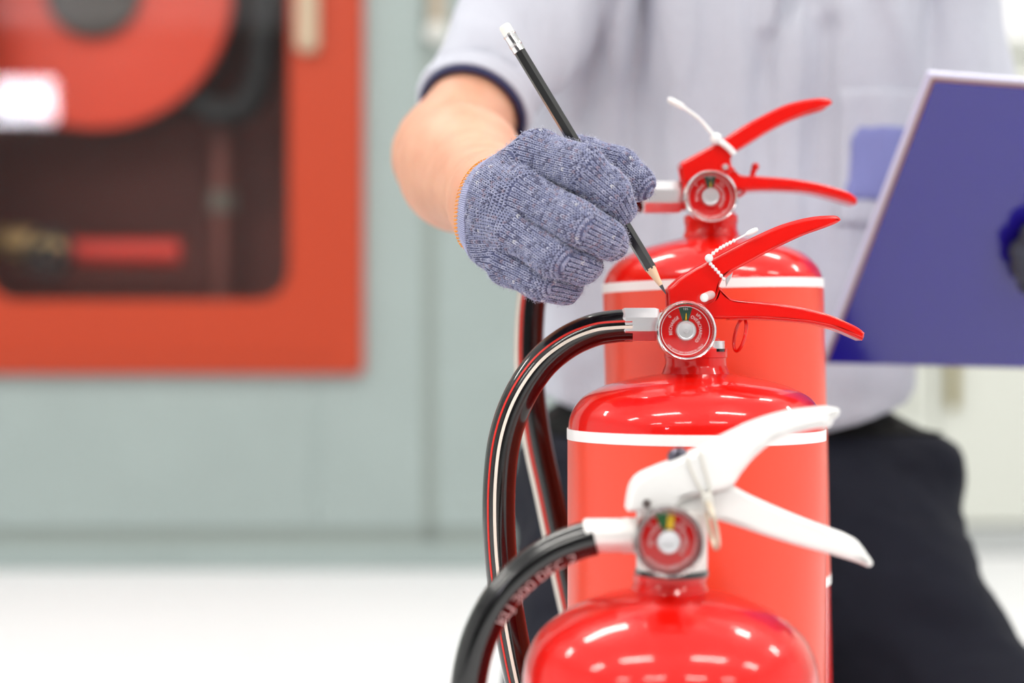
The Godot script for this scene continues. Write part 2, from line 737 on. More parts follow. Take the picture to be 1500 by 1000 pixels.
func set_reel(z: float) -> void:
	var c := at(140, -12, 4.07)
	var face := Basis(Vector3.RIGHT, PI / 2)      # local y towards the room
	var n := thing("hose_reel", "red fire hose reel with dark hub behind the cabinet window", "hose reel", c)
	var s := Soup.new()
	s.lathe([[0.0, 0.0], [0.315, 0.0], [0.32, 0.006], [0.312, 0.014], [0.20, 0.018], [0.19, 0.012], [0.0, 0.012]], 64, Transform3D(face, c))
	part("flange", s, mat(Color(0.84, 0.25, 0.13), 0.4), n)
	s = Soup.new()
	s.lathe([[0.0, 0.0], [0.11, 0.0], [0.11, 0.02], [0.10, 0.03], [0.04, 0.035], [0.0, 0.036]], 40, Transform3D(face, c + Vector3(0, 0, 0.012)))
	part("hub", s, mat(Color(0.26, 0.24, 0.22), 0.5), n)
	s = Soup.new()
	for k in 3:
		for j in 3:
			s.torus(0.22 + 0.04 * j, 0.02, Transform3D(face, c + Vector3(0, 0, -0.03 - 0.04 * k)), 64, 10)
	s.tube(smooth(PackedVector3Array([c + Vector3(0.10, 0.285, -0.03), c + Vector3(0.25, 0.28, -0.03), c + Vector3(0.36, 0.16, -0.03), c + Vector3(0.39, 0.0, -0.03), c + Vector3(0.385, -0.14, -0.03), c + Vector3(0.35, -0.25, -0.045), c + Vector3(0.27, -0.27, -0.06), c + Vector3(0.19, -0.22, -0.06)]), 6), 0.036, 18)
	part("hose_coil", s, mat(Color(0.035, 0.035, 0.038), 0.6), n)
	s = Soup.new()
	s.lathe([[0.0, 0.0], [0.04, 0.0], [0.04, 0.17], [0.0, 0.17]], 24, Transform3D(Basis(Vector3.RIGHT, -PI / 2), c + Vector3(0, 0, -0.075)))
	part("axle", s, mat(Color(0.3, 0.1, 0.07), 0.5), n)
	# the water valve below it
	var v := at(75, 372, 4.06)
	var m := thing("water_valve", "brass water valve with black handwheel and red pipe below the hose reel", "valve", v)
	s = Soup.new()
	s.tube(PackedVector3Array([v + Vector3(0.02, 0.006, -0.05), v + Vector3(0.29, 0.006, -0.05)]), 0.03, 20)
	part("pipe", s, mat(Color(0.80, 0.17, 0.09), 0.4), m)
	s = Soup.new()
	s.tube(PackedVector3Array([v + Vector3(0.02, 0.006, -0.05), v + Vector3(-0.04, 0.02, -0.05), v + Vector3(-0.14, 0.03, -0.05)]), 0.036, 20)
	s.lathe([[0.0, 0.0], [0.045, 0.0], [0.045, 0.03], [0.0, 0.03]], 8, Transform3D(Basis(Vector3.BACK, PI / 2), v + Vector3(-0.06, 0.02, -0.05)))
	s.tube(PackedVector3Array([v + Vector3(0, 0, -0.04), v + Vector3(0, 0, 0.01)]), 0.015, 14)
	part("valve_body", s, mat(Color(0.72, 0.60, 0.40), 0.35, 0.6), m)
	s = Soup.new()
	s.torus(0.05, 0.009, Transform3D(face, v + Vector3(0, 0, 0.02)), 40, 10)
	for k in 4:
		s.tube(PackedVector3Array([v + Vector3(0, 0, 0.02), v + Vector3(cos(k * PI / 2), sin(k * PI / 2), 0.0) * 0.05 + Vector3(0, 0, 0.02)]), 0.007, 8)
	s.lathe([[0.0, 0.0], [0.022, 0.0], [0.022, 0.02], [0.0, 0.02]], 20, Transform3D(face, v + Vector3(0, 0, 0.008)))
	part("handwheel", s, mat(Color(0.07, 0.08, 0.085), 0.5), m)
	# an upright pipe to the right
	var p := at(325, 300, 4.2)
	m = thing("riser_pipe", "upright dull pinkish pipe with a grey coupling inside the cabinet", "pipe", Vector3(p.x, 0.52, p.z))
	s = Soup.new()
	s.tube(PackedVector3Array([Vector3(p.x, 0.52, p.z), Vector3(p.x, 1.02, p.z)]), 0.022, 18)
	part("pipe", s, mat(Color(0.48, 0.26, 0.22), 0.5), m)
	s = Soup.new()
	s.lathe([[0.0, 0.0], [0.032, 0.0], [0.032, 0.05], [0.0, 0.05]], 8, Transform3D(Basis(), Vector3(p.x, 0.82, p.z)))
	part("coupling", s, mat(Color(0.45, 0.42, 0.38), 0.5), m)


func set_cream_cabinet() -> void:
	var z := -4.22
	var cream := mat(Color(0.82, 0.832, 0.80), 0.45)
	var n := thing("storage_cabinet", "cream two door cabinet on a grey base behind the kneeling worker", "cabinet", Vector3(1.4, 0, z))
	var s := Soup.new()
	boxed(s, Vector3(0.42, 0.062, -4.49), Vector3(2.6, 1.20, z - 0.02))
	part("body", s, cream, n)
	s = Soup.new()
	boxed(s, Vector3(0.42, 0.0, -4.49), Vector3(2.6, 0.062, z + 0.012), 0.004)
	part("base", s, mat(Color(0.70, 0.715, 0.715), 0.5), n)
	s = Soup.new()
	boxed(s, Vector3(0.40, 1.20, -4.49), Vector3(2.62, 1.232, z + 0.02), 0.004)
	part("top_board", s, cream, n)
	var brass := mat(Color(0.50, 0.44, 0.13), 0.45)
	for k in 2:
		s = Soup.new()
		boxed(s, Vector3([0.425, 1.024][k], 0.07, z - 0.02), Vector3([1.018, 2.595][k], 1.195, z), 0.004)
		var d := part("door", s, cream, n)
		s = Soup.new()
		var hx: float = [0.96, 1.056][k]
		boxed(s, Vector3(hx - 0.011, 0.348, z + 0.012), Vector3(hx + 0.011, 0.55, z + 0.026), 0.004)
		boxed(s, Vector3(hx - 0.008, 0.37, z - 0.002), Vector3(hx + 0.008, 0.385, z + 0.014), 0.002)
		boxed(s, Vector3(hx - 0.008, 0.515, z - 0.002), Vector3(hx + 0.008, 0.53, z + 0.014), 0.002)
		part("handle", s, brass if k == 1 else cream, d)
	var b := thing("storage_box", "white box standing on the cream cabinet top", "box", Vector3(1.45, 1.232, z - 0.1))
	s = Soup.new()
	boxed(s, Vector3(1.10, 1.232, -4.46), Vector3(1.85, 1.52, z - 0.01), 0.008)
	part("carton", s, mat(Color(0.97, 0.97, 0.98), 0.5), b)
	s = Soup.new()
	boxed(s, Vector3(1.09, 1.52, -4.465), Vector3(1.86, 1.56, z), 0.006)
	part("lid", s, mat(Color(0.97, 0.97, 0.98), 0.5), b)


# ---------------------------------------------------------------- extinguishers

func poly_of(pts: Array, d: float, steps: int) -> PackedVector2Array:
	var q := smooth(line(pts, d), steps)
	var out := PackedVector2Array()
	for p in q:
		out.append(Vector2(p.x, p.y))
	return out


## A lever of folded sheet: two side walls and a web along the upper or lower edge.
func channel(top: Array, bottom: Array, d: float, width: float, thick: float, web_on_top: bool, web_from := 0.0, web_to := 1.0) -> Soup:
	var s := Soup.new()
	var near := d - width / 2
	var a := poly_of(top, near, 5)
	var b := poly_of(bottom, near, 5)
	var poly := a.duplicate()
	var back := b.duplicate()
	back.reverse()
	poly.append_array(back)
	s.extrude(poly, -near - thick, -near, thick * 0.48, Transform3D(), 0.0, 3)
	s.extrude(poly, -near - width, -near - width + thick, thick * 0.48, Transform3D(), 0.0, 3)
	var edge := a if web_on_top else b
	var sign := -1.0 if web_on_top else 1.0
	var r := []
	var last := edge.size() - 1
	for i in range(int(last * web_from), int(last * web_to) + 1):
		var t := (edge[mini(i + 1, last)] - edge[maxi(i - 1, 0)]).normalized()
		var nn := Vector2(-t.y, t.x) * sign
		var e := edge[i] - nn * thick * 0.25
		var f := e + nn * thick
		var z0 := -near - width + thick * 0.5
		var z1 := -near - thick * 0.5
		r.append(PackedVector3Array([Vector3(e.x, e.y, z0 + thick * 0.4), Vector3(e.x, e.y, z1 - thick * 0.4), Vector3(f.x, f.y, z1), Vector3(f.x, f.y, z0)]))
	s.rings(r, true)
	return s


## A solid moulded lever with rounded edges.
func moulded(outline: Array, d: float, width: float, round: float) -> Soup:
	var s := Soup.new()
	var near := d - width / 2
	s.extrude(poly_of(outline, near, 4), -near - width, -near, round, Transform3D(), 0.0, 4)
	return s


func gauge(root: Node3D, px: float, py: float, d: float, r: float, dark_rim: bool, needle: float) -> void:
	var c := at(px, py, d)
	var face := Transform3D(Basis(Vector3.RIGHT, PI / 2), c)        # local y looks at the room
	var flat := Transform3D(Basis(), c)
	var s := Soup.new()
	var w := 0.86 if dark_rim else 0.87
	s.hoop([[r * 0.93, -0.012], [r, -0.010], [r, 0.003], [r * 0.985, 0.0052], [r * 0.955, 0.0064], [r * 0.92, 0.0060], [r * w, 0.0042], [r * w, -0.006]], 72, face)
	s.lathe([[0.0, -0.014], [r * 0.93, -0.014], [r * 0.93, -0.006], [0.0, -0.006]], 48, face)
	s.lathe([[0.0, -0.024], [0.006, -0.024], [0.006, -0.013], [0.0, -0.013]], 16, face)
	var g := part("pressure_gauge", s, mat(Color(0.62, 0.60, 0.60), 0.25, 1.0) if dark_rim else chrome, root)
	s = Soup.new()
	s.lathe([[0.0, -0.006], [r * w, -0.006], [r * w, -0.004], [0.0, -0.004]], 56, face)
	part("dial", s, mat(Color(0.88, 0.03, 0.03), 0.6, 0.0, {"metallic_specular": 0.25}), g, 40.0, "red dial")
	s = Soup.new()
	var wedge := PackedVector2Array()
	for k in 9:
		wedge.append(Vector2.from_angle(deg_to_rad(107.0 - 34.0 * k / 8.0) if not dark_rim else deg_to_rad(118.0 - 30.0 * k / 8.0)) * r * 0.80)
	for k in 5:
		wedge.append(Vector2.from_angle(deg_to_rad(73.0 + 34.0 * k / 4.0) if not dark_rim else deg_to_rad(88.0 + 30.0 * k / 4.0)) * r * 0.34)
	s.extrude(wedge, -0.004, -0.0038, 0.00005, flat)
	part("green_zone", s, mat(Color(0.10, 0.30, 0.22) if not dark_rim else Color(0.08, 0.42, 0.16), 0.5), g)
	s = Soup.new()
	s.hoop([[r * 0.795, -0.0041], [r * 0.815, -0.0041], [r * 0.815, -0.0037], [r * 0.795, -0.0037]], 72, face)
	var size := r * 0.150
	var text := Transform3D(Basis(), c + Vector3(0, 0, -0.0036))
	arc_text(s, "RECHARGE", text, r * 0.50, deg_to_rad(157), size * 0.98)
	arc_text(s, "OVERCHARGED", text, r * 0.50, deg_to_rad(10), size)
	arc_text(s, "0", text, r * 0.70, deg_to_rad(138), size * 0.9)
	arc_text(s, "kPa", text, r * 0.66, deg_to_rad(47), size * 0.9)
	arc_text(s, "USE WITH DRY CHEMICAL ONLY", text, r * 0.74, deg_to_rad(270), size * 0.62, false)
	arc_text(s, "195", text, r * 0.72, deg_to_rad(90), size * 0.72)
	part("lettering", s, print_white, g)
	s = Soup.new()
	var nd := Vector2.from_angle(deg_to_rad(needle))
	var sd := Vector2(-nd.y, nd.x)
	s.extrude(PackedVector2Array([sd * r * 0.055, -sd * r * 0.055, nd * r * 0.58 - sd * r * 0.012, nd * r * 0.58 + sd * r * 0.012] if not dark_rim else [sd * r * 0.10, -sd * r * 0.10, nd * r * 0.74 - sd * r * 0.10, nd * r * 0.74 + sd * r * 0.10]), -0.0032, -0.0026, 0.0001, flat)
	part("needle", s, mat(Color(0.98, 0.80, 0.02), 0.4), g, 40.0, "yellow needle")
	s = Soup.new()
	s.lathe([[0.0, -0.004], [r * 0.35, -0.004], [r * 0.35, -0.0005], [r * 0.32, 0.0008], [r * 0.27, 0.0008], [r * 0.25, 0.0], [r * 0.08, -0.0002], [r * 0.07, 0.0006], [0.0, 0.0006]], 40, face)
	part("hub", s, steel, g)
	s = Soup.new()
	for k in 6:      # one thin domed sheet
		for j in 48:
			var q := []
			for e in [[k, j], [k + 1, j], [k + 1, j + 1], [k, j + 1]]:
				var rad: float = r * w * e[0] / 6.0
				q.append(face * Vector3(cos(TAU * e[1] / 48.0) * rad, 0.0038 - 0.0012 * e[0] * e[0] / 36.0, sin(TAU * e[1] / 48.0) * rad))
			s.v.append_array([q[0], q[2], q[1]] if k == 0 else [q[0], q[2], q[1], q[0], q[3], q[2]])
	var lens := mat(Color(1, 1, 1, 0.004), 0.03)
	lens.transparency = BaseMaterial3D.TRANSPARENCY_ALPHA
	part("lens", s, lens, g)


func hose_frames(p: PackedVector3Array) -> Array:
	var out := []
	for i in p.size():
		var t := (p[mini(i + 1, p.size() - 1)] - p[maxi(i - 1, 0)]).normalized()
		var z := (Vector3.BACK - t * t.dot(Vector3.BACK)).normalized()
		out.append([t, z, t.cross(z)])
	return out


## A printed line along a hose, at an angle from the side that looks at the room (towards the outside of the bend).
func stripe(p: PackedVector3Array, radius: float, from_angle: float, to_angle: float, width: float) -> Soup:
	var s := Soup.new()
	var fr := hose_frames(p)
	var r := []
	for i in p.size():
		var t := smoothstep(0.0, 0.45, float(i) / p.size())
		var a := deg_to_rad(lerpf(from_angle, to_angle, t))
		var h := width / 2 / radius
		var ring := PackedVector3Array()
		for k in [[-h, -0.0004], [-h, 0.00025], [0.0, 0.0003], [h, 0.00025], [h, -0.0004]]:
			ring.append(p[i] + (fr[i][1] * cos(a + k[0]) + fr[i][2] * sin(a + k[0])) * (radius + k[1]))
		r.append(ring)
	s.rings(r)
	return s


func extinguisher(o: Dictionary) -> Node3D:
	var d: float = o.d
	var sc := FOCAL / d
	var base := at(o.cx, o.cy, d)
	var tilt := Basis(Vector3.BACK, deg_to_rad(o.tilt))
	var root := thing("fire_extinguisher", o.label, "fire extinguisher", Vector3(base.x + sin(deg_to_rad(o.tilt)) * base.y, 0.002 if o.tilt != 0.0 else 0.0, -d), "three red fire extinguishers in a row", tilt)
	var xf := root.transform
	var yy := func(py: float) -> float: return EYE - (py - 500.0) / sc
	var r: float = o.r
	var shoulder := PackedVector3Array()
	for k in o.shoulder:
		shoulder.append(Vector3(k[1] / sc, yy.call(k[0]), 0))
	shoulder = smooth(shoulder, 5)
	var prof := [[0.0, 0.006], [r * 0.7, 0.004], [r * 0.86, 0.0], [r * 0.95, 0.003], [r, 0.016]]
	for i in range(shoulder.size() - 1, -1, -1):
		prof.append([shoulder[i].x, shoulder[i].y])
	prof.append([0.0, shoulder[0].y])
	var s := Soup.new()
	s.lathe(prof, 96, xf)
	part("cylinder", s, paint_red, root, 50.0)
	# the wrapped label with its white borders
	var vinyl := mat(Color(0.94, 0.28, 0.17), 0.36, 0.0, {"clearcoat_enabled": true, "clearcoat": 0.35, "clearcoat_roughness": 0.3})
	var hi: float = yy.call(o.label_top)
	var lo: float = yy.call(o.label_low)
	s = Soup.new()
	s.hoop([[r - 0.002, lo], [r + 0.0003, lo], [r + 0.0003, hi], [r - 0.002, hi]], 96, xf)
	var lb := part("label", s, vinyl, root, 40.0, "flat orange red label with white borders")
	s = Soup.new()
	var bh := 0.0066
	for y in [hi, lo]:
		s.hoop([[r - 0.002, y - bh / 2], [r + 0.0007, y - bh / 2], [r + 0.0007, y + bh / 2], [r - 0.002, y + bh / 2]], 96, xf)
	part("white_border", s, print_white, lb)
	# neck and valve
	var neck_top: float = yy.call(o.neck[0])
	var neck_low: float = yy.call(o.neck[1])
	var nr: float = o.neck[2] / sc
	s = Soup.new()
	s.lathe([[0.0, neck_low - 0.004], [nr + 0.003, neck_low - 0.003], [nr + 0.0008, neck_low + 0.003], [nr, neck_low + 0.005], [nr, lerpf(neck_low, neck_top, 0.58)], [nr + 0.0006, lerpf(neck_low, neck_top, 0.6)], [nr + 0.0006, neck_top - 0.001], [nr - 0.001, neck_top], [0.0, neck_top]], 48, xf)
	part("neck", s, paint_red, root, 30.0)
	return root


func set_extinguishers() -> void:
	set_front_extinguisher()
	set_middle_extinguisher()
	set_back_extinguisher()


func hose_fitting(root: Node3D, x0: float, x1: float, y: float, rpx: float, d: float, m: Material, flats: int) -> void:
	var sc := FOCAL / d
	var a := at(x0, y, d)
	var len := (x0 - x1) / sc
	var r := rpx / sc
	var out := Transform3D(Basis(Vector3.BACK, PI / 2), a)       # local y runs to the left
	var s := Soup.new()
	s.lathe([[0.0, -0.012], [r * 0.72, -0.012], [r * 0.72, 0.001], [r * 0.93, 0.0015], [r, 0.004], [r, len - 0.0015], [r - 0.001, len], [r * 0.8, len], [0.0, len]], flats, out * Transform3D(Basis(Vector3.UP, PI / flats), Vector3.ZERO))
	s.lathe([[0.0, -0.03], [r * 0.55, -0.03], [r * 0.55, -0.008], [0.0, -0.008]], 20, out)
	part("hose_coupling", s, m, root, 30.0, "silver hose coupling")


func nozzle(root: Node3D, p: PackedVector3Array, r: float) -> void:
	var e := p[p.size() - 1]
	var t := (e - p[p.size() - 2]).normalized()
	var x := t.cross(Vector3.BACK).normalized()
	var s := Soup.new()
	s.lathe([[0.0, -0.03], [r * 1.15, -0.03], [r * 1.2, 0.0], [r * 0.9, 0.02], [r * 1.5, 0.07], [r * 1.4, 0.07], [r * 0.6, 0.03], [0.0, 0.03]], 24, Transform3D(Basis(x, t, x.cross(t)), e))
	part("nozzle", s, black_rubber, root)


func set_middle_extinguisher() -> void:
	var d := 1.10
	var root := extinguisher({"d": d, "cx": 1019.0, "cy": 640.0, "r": 0.08, "tilt": 0.0, "label_top": 635.0, "label_low": 1080.0,
		"label": "middle red extinguisher, the one the pencil tip touches, with red levers",
		"shoulder": [[545, 44], [547, 50], [553, 88], [564, 131], [578, 161], [594, 176], [610, 184], [628, 187], [640, 187]], "neck": [508.0, 546.0, 45.0]})
	var near := d - 0.012
	# valve block under the levers
	var s := Soup.new()
	var v := at(1016, 470, d)
	s.lathe([[0.0, -0.018], [0.0165, -0.018], [0.0165, -0.011], [0.0085, -0.008], [0.0085, 0.018], [0.0, 0.018]], 32, Transform3D(Basis(), v))
	s.tube(PackedVector3Array([at(1016, 476, d), at(968, 476, d)]), 0.0095, 20)
	part("valve_body", s, paint_red, root)
	s = Soup.new()
	s.lathe([[0.0, 0.0], [0.0062, 0.0], [0.0062, 0.005], [0.0, 0.005]], 24, Transform3D(Basis(), at(1047, 511, 1.09)))
	var plug := part("plug", s, steel, root)
	s = Soup.new()
	s.lathe([[0.0, -0.0016], [0.0064, -0.0016], [0.0064, 0.0002], [0.0, 0.0002]], 24, Transform3D(Basis(), at(1047, 511, 1.09)))
	part("seal_ring", s, black_rubber, plug)
	# levers
	s = channel([[979, 424], [1000, 405], [1030, 387], [1060, 371], [1090, 355.5], [1135, 334.5], [1165, 324.5], [1190, 319], [1212, 317], [1226, 317.5], [1231.5, 322.5]],
		[[980, 449], [1010, 449], [1038, 446], [1050, 438], [1053, 422], [1063, 403.5], [1090, 388.5], [1120, 372], [1150, 357], [1180, 343.5], [1208, 333.5], [1224, 327.5], [1231.5, 322.7]], d, 0.024, 0.0030, true)
	part("squeeze_lever", s, paint_red, root, 35.0, "upper red lever")
	s = channel([[985, 452], [1030, 446], [1048, 436], [1054, 420], [1062, 430], [1072, 437], [1084, 439.5], [1120, 442.5], [1165, 448.5], [1210, 459], [1240, 471], [1258, 480], [1267, 487.5]],
		[[985, 500], [1025, 486], [1040, 468], [1050, 466.5], [1062, 466.5], [1072, 466.5], [1084, 466.5], [1114, 466.5], [1155, 469], [1195, 473.5], [1228, 481.5], [1252, 491.5], [1264.6, 497.0]], d, 0.026, 0.0030, false, 0.40)
	part("carry_handle", s, paint_red, root, 35.0, "lower red lever")
	# hinge peg, clip and ring
	s = Soup.new()
	s.tube(PackedVector3Array([at(1044, 430.5, d - 0.008), at(1037, 433.5, d - 0.0165), at(1031.5, 436, d - 0.0235), at(1031, 436.3, d - 0.024)]), [0.0027, 0.0027, 0.0027, 0.0020], 16)
	part("hinge_pin", s, mat(Color(0.93, 0.93, 0.93), 0.35, 0.4), root)
	s = Soup.new()
	var tri := PackedVector2Array()
	for p in [at(1063, 408, near), at(1074, 398, near), at(1071, 408, near), at(1064, 420, near)]:
		tri.append(Vector2(p.x, p.y))
	s.extrude(tri, -near - 0.002, -near - 0.0008, 0.0003)
	part("seal_clip", s, steel, root)
	s = Soup.new()
	var loop := PackedVector3Array()
	for k in 33:
		var a := TAU * k / 32.0
		loop.append(at(1084 + 7.5 * cos(a) + 5.0 * sin(a), 490 - 24.0 * sin(a), d - 0.004 - 0.004 * cos(a)))
	s.tube(loop, 0.0011, 8)
	part("safety_pin_ring", s, paint_red, root)
	# beaded seal tie
	var tie := smooth(line([[1093, 343.5], [1075, 352.5], [1060, 360.5], [1048, 368], [1040, 377], [1040, 385], [1047, 393], [1055, 402], [1062, 411]], d - 0.0145), 6)
	s = Soup.new()
	s.tube(tie, 0.00055, 6)
	var run := 0.0
	for i in range(1, tie.size()):
		run += tie[i].distance_to(tie[i - 1])
		if run > 0.0021 and i > 5:
			run = 0.0
			s.ball(0.0012, Transform3D(Basis(), tie[i]), 8)
	s.tube(smooth(line([[1110, 335.5], [1103, 338.5], [1096, 342], [1092, 344]], d - 0.0145), 3), [0.0010, 0.0014, 0.0016, 0.0017, 0.0017, 0.0016, 0.0015, 0.0012, 0.0008, 0.0007], 8)
	s.ball(0.0026, Transform3D(Basis(), at(1038.5, 378, d - 0.0145)), 12)
	part("seal_tie", s, plastic_white, root, 50.0, "white beaded plastic seal tie")
	gauge(root, 1005.0, 484.0, 1.066, 0.0183, false, 88.0)
	# hose
	hose_fitting(root, 968, 911, 475, 26, d, steel, 8)
	var p := smooth(line([[925, 476.5], [900, 478], [868, 484], [828, 503], [790, 536], [759, 585], [740, 640], [732, 700], [731, 770], [736, 840], [748, 920], [764, 1000], [785, 1090], [805, 1170]], d), 8)
	s = Soup.new()
	s.tube(p, 0.0103, 32)
	var h := part("hose", s, black_rubber, root, 60.0, "black hose with thin red and white lines")
	part("red_line", stripe(p, 0.0103, 14.0, 40.0, 0.0013), mat(Color(0.85, 0.12, 0.06), 0.4), h, 60.0)
	part("white_line", stripe(p, 0.0103, -6.0, 14.0, 0.0019), mat(Color(0.93, 0.9, 0.85), 0.4), h, 60.0)
	nozzle(root, p, 0.0105)


func set_back_extinguisher() -> void:
	var d := 1.26
	var root := extinguisher({"d": d, "cx": 1043.5, "cy": 420.0, "r": 0.0783, "tilt": 1.4, "label_top": 423.0, "label_low": 850.0,
		"label": "rearmost red extinguisher, the tallest, half hidden, with a long loose white tie",
		"shoulder": [[350, 40], [352, 47], [358, 75], [367, 107], [379, 133], [394, 149], [408, 157], [420, 159.8], [430, 159.8]], "neck": [318.0, 351.0, 38.0]})
	var s := Soup.new()
	s.lathe([[0.0, -0.02], [0.0165, -0.02], [0.0165, -0.008], [0.009, -0.006], [0.009, 0.016], [0.0, 0.016]], 32, Transform3D(Basis(), at(1042, 285, d)))
	s.tube(PackedVector3Array([at(1042, 288, d), at(998, 288, d)]), 0.010, 20)
	part("valve_body", s, paint_red, root)
	s = channel([[997.5, 239], [1012, 231], [1026, 223.5], [1059, 205.5], [1086, 187.5], [1116, 171], [1146, 156.5], [1170, 149], [1198, 144.5], [1213, 145], [1219.5, 150]],
		[[1002, 266], [1035, 263], [1064, 259], [1072, 247], [1071, 232], [1080, 220.5], [1104, 205.5], [1128, 190.5], [1155, 176], [1185, 164], [1205, 158], [1214, 155], [1219.5, 151]], d, 0.026, 0.0030, true)
	part("squeeze_lever", s, paint_red, root, 35.0, "upper red lever")
	s = channel([[1002, 268], [1050, 262], [1068, 250], [1074, 244], [1079, 251], [1088, 256.5], [1116, 258], [1155, 261], [1194, 267], [1224, 274.5], [1245, 282], [1255.5, 290]],
		[[1002, 290], [1050, 282], [1068, 278], [1074, 277], [1080, 276.5], [1095, 277.5], [1118, 276.5], [1150, 277], [1185, 279.5], [1215, 286], [1245, 295], [1255.5, 297.5]], d, 0.027, 0.0030, false, 0.40)
	part("carry_handle", s, paint_red, root, 35.0, "lower red lever")
	s = Soup.new()
	s.lathe([[0.0, -0.006], [0.0024, -0.006], [0.0024, 0.002], [0.0018, 0.003], [0.0, 0.003]], 16, Transform3D(Basis(Vector3.RIGHT, PI / 2), at(1062, 245, d - 0.015)))
	part("hinge_pin", s, steel, root)
	s = Soup.new()
	s.tube(line([[1106, 243], [1104, 250], [1101, 260]], d), [0.002, 0.0022, 0.0018], 10)
	s.ball(0.0029, Transform3D(Basis(), at(1106.5, 244, d)), 12)
	s.tube(line([[1096, 276], [1088, 284], [1080, 288]], d), 0.0012, 8)
	part("safety_pin", s, paint_red, root)
	s = Soup.new()
	s.tube(smooth(line([[978, 145], [990, 151], [1002, 158], [1024, 174], [1040, 192], [1050, 204], [1062, 212], [1070, 219], [1076, 226]], d - 0.0155), 4),
		[0.0012, 0.0019, 0.0022, 0.0022, 0.0022, 0.0022, 0.0022, 0.0021, 0.0014, 0.0012, 0.0012, 0.0012, 0.0012, 0.0012, 0.0013, 0.0014, 0.0014, 0.0014, 0.0015, 0.0016, 0.0018, 0.0020, 0.0022, 0.0022, 0.0022, 0.0022, 0.0022, 0.0022, 0.0022, 0.0022, 0.0022, 0.0022, 0.0020], 10)
	s.ball(0.0042, Transform3D(Basis(), at(1049, 203, d - 0.0145)), 12)
	part("seal_tie", s, plastic_white, root, 50.0, "long loose white plastic seal tie")
	gauge(root, 1041.0, 288.0, 1.222, 0.0186, false, 88.0)
	hose_fitting(root, 1000, 940, 289, 25, d, steel, 8)
	# a thin pale oval disc set on the shoulder
	s = Soup.new()
	var c := root.transform.affine_inverse() * at(1056, 357, d - 0.037)
	var radius := Vector2(c.x, c.z).length()
	var nrm := (Vector3(c.x, 0, c.z).normalized() * 0.30 + Vector3.UP * 0.95).normalized()
	var e := PackedVector2Array()
	for k in 24:
		e.append(Vector2(cos(TAU * k / 24) * 0.0105, sin(TAU * k / 24) * 0.0098))
	var side := Vector3.UP.cross(Vector3(c.x, 0, c.z)).normalized()
	s.extrude(e, -0.0012, 0.0012, 0.0002, root.transform * Transform3D(Basis(side, nrm.cross(side), nrm), c))
	part("pale_oval", s, mat(Color(0.93, 0.86, 0.92), 0.5), root, 40.0, "pale oval disc on the shoulder")
	var p := smooth(line([[952, 290], [925, 291], [880, 299], [835, 325], [800, 370], [781, 425], [775, 490], [776, 560], [786, 640], [803, 720], [820, 800], [840, 890], [862, 980], [880, 1060]], d), 8)
	s = Soup.new()
	s.tube(p, 0.0106, 28)
	var h := part("hose", s, black_rubber, root, 60.0, "black hose with red and white lines")
	part("red_line", stripe(p, 0.0106, 25.0, 35.0, 0.0030), mat(Color(0.75, 0.16, 0.10), 0.4), h, 60.0)
	part("white_line", stripe(p, 0.0106, 50.0, 60.0, 0.0052), mat(Color(0.85, 0.83, 0.79), 0.4), h, 60.0)
	nozzle(root, p, 0.0105)


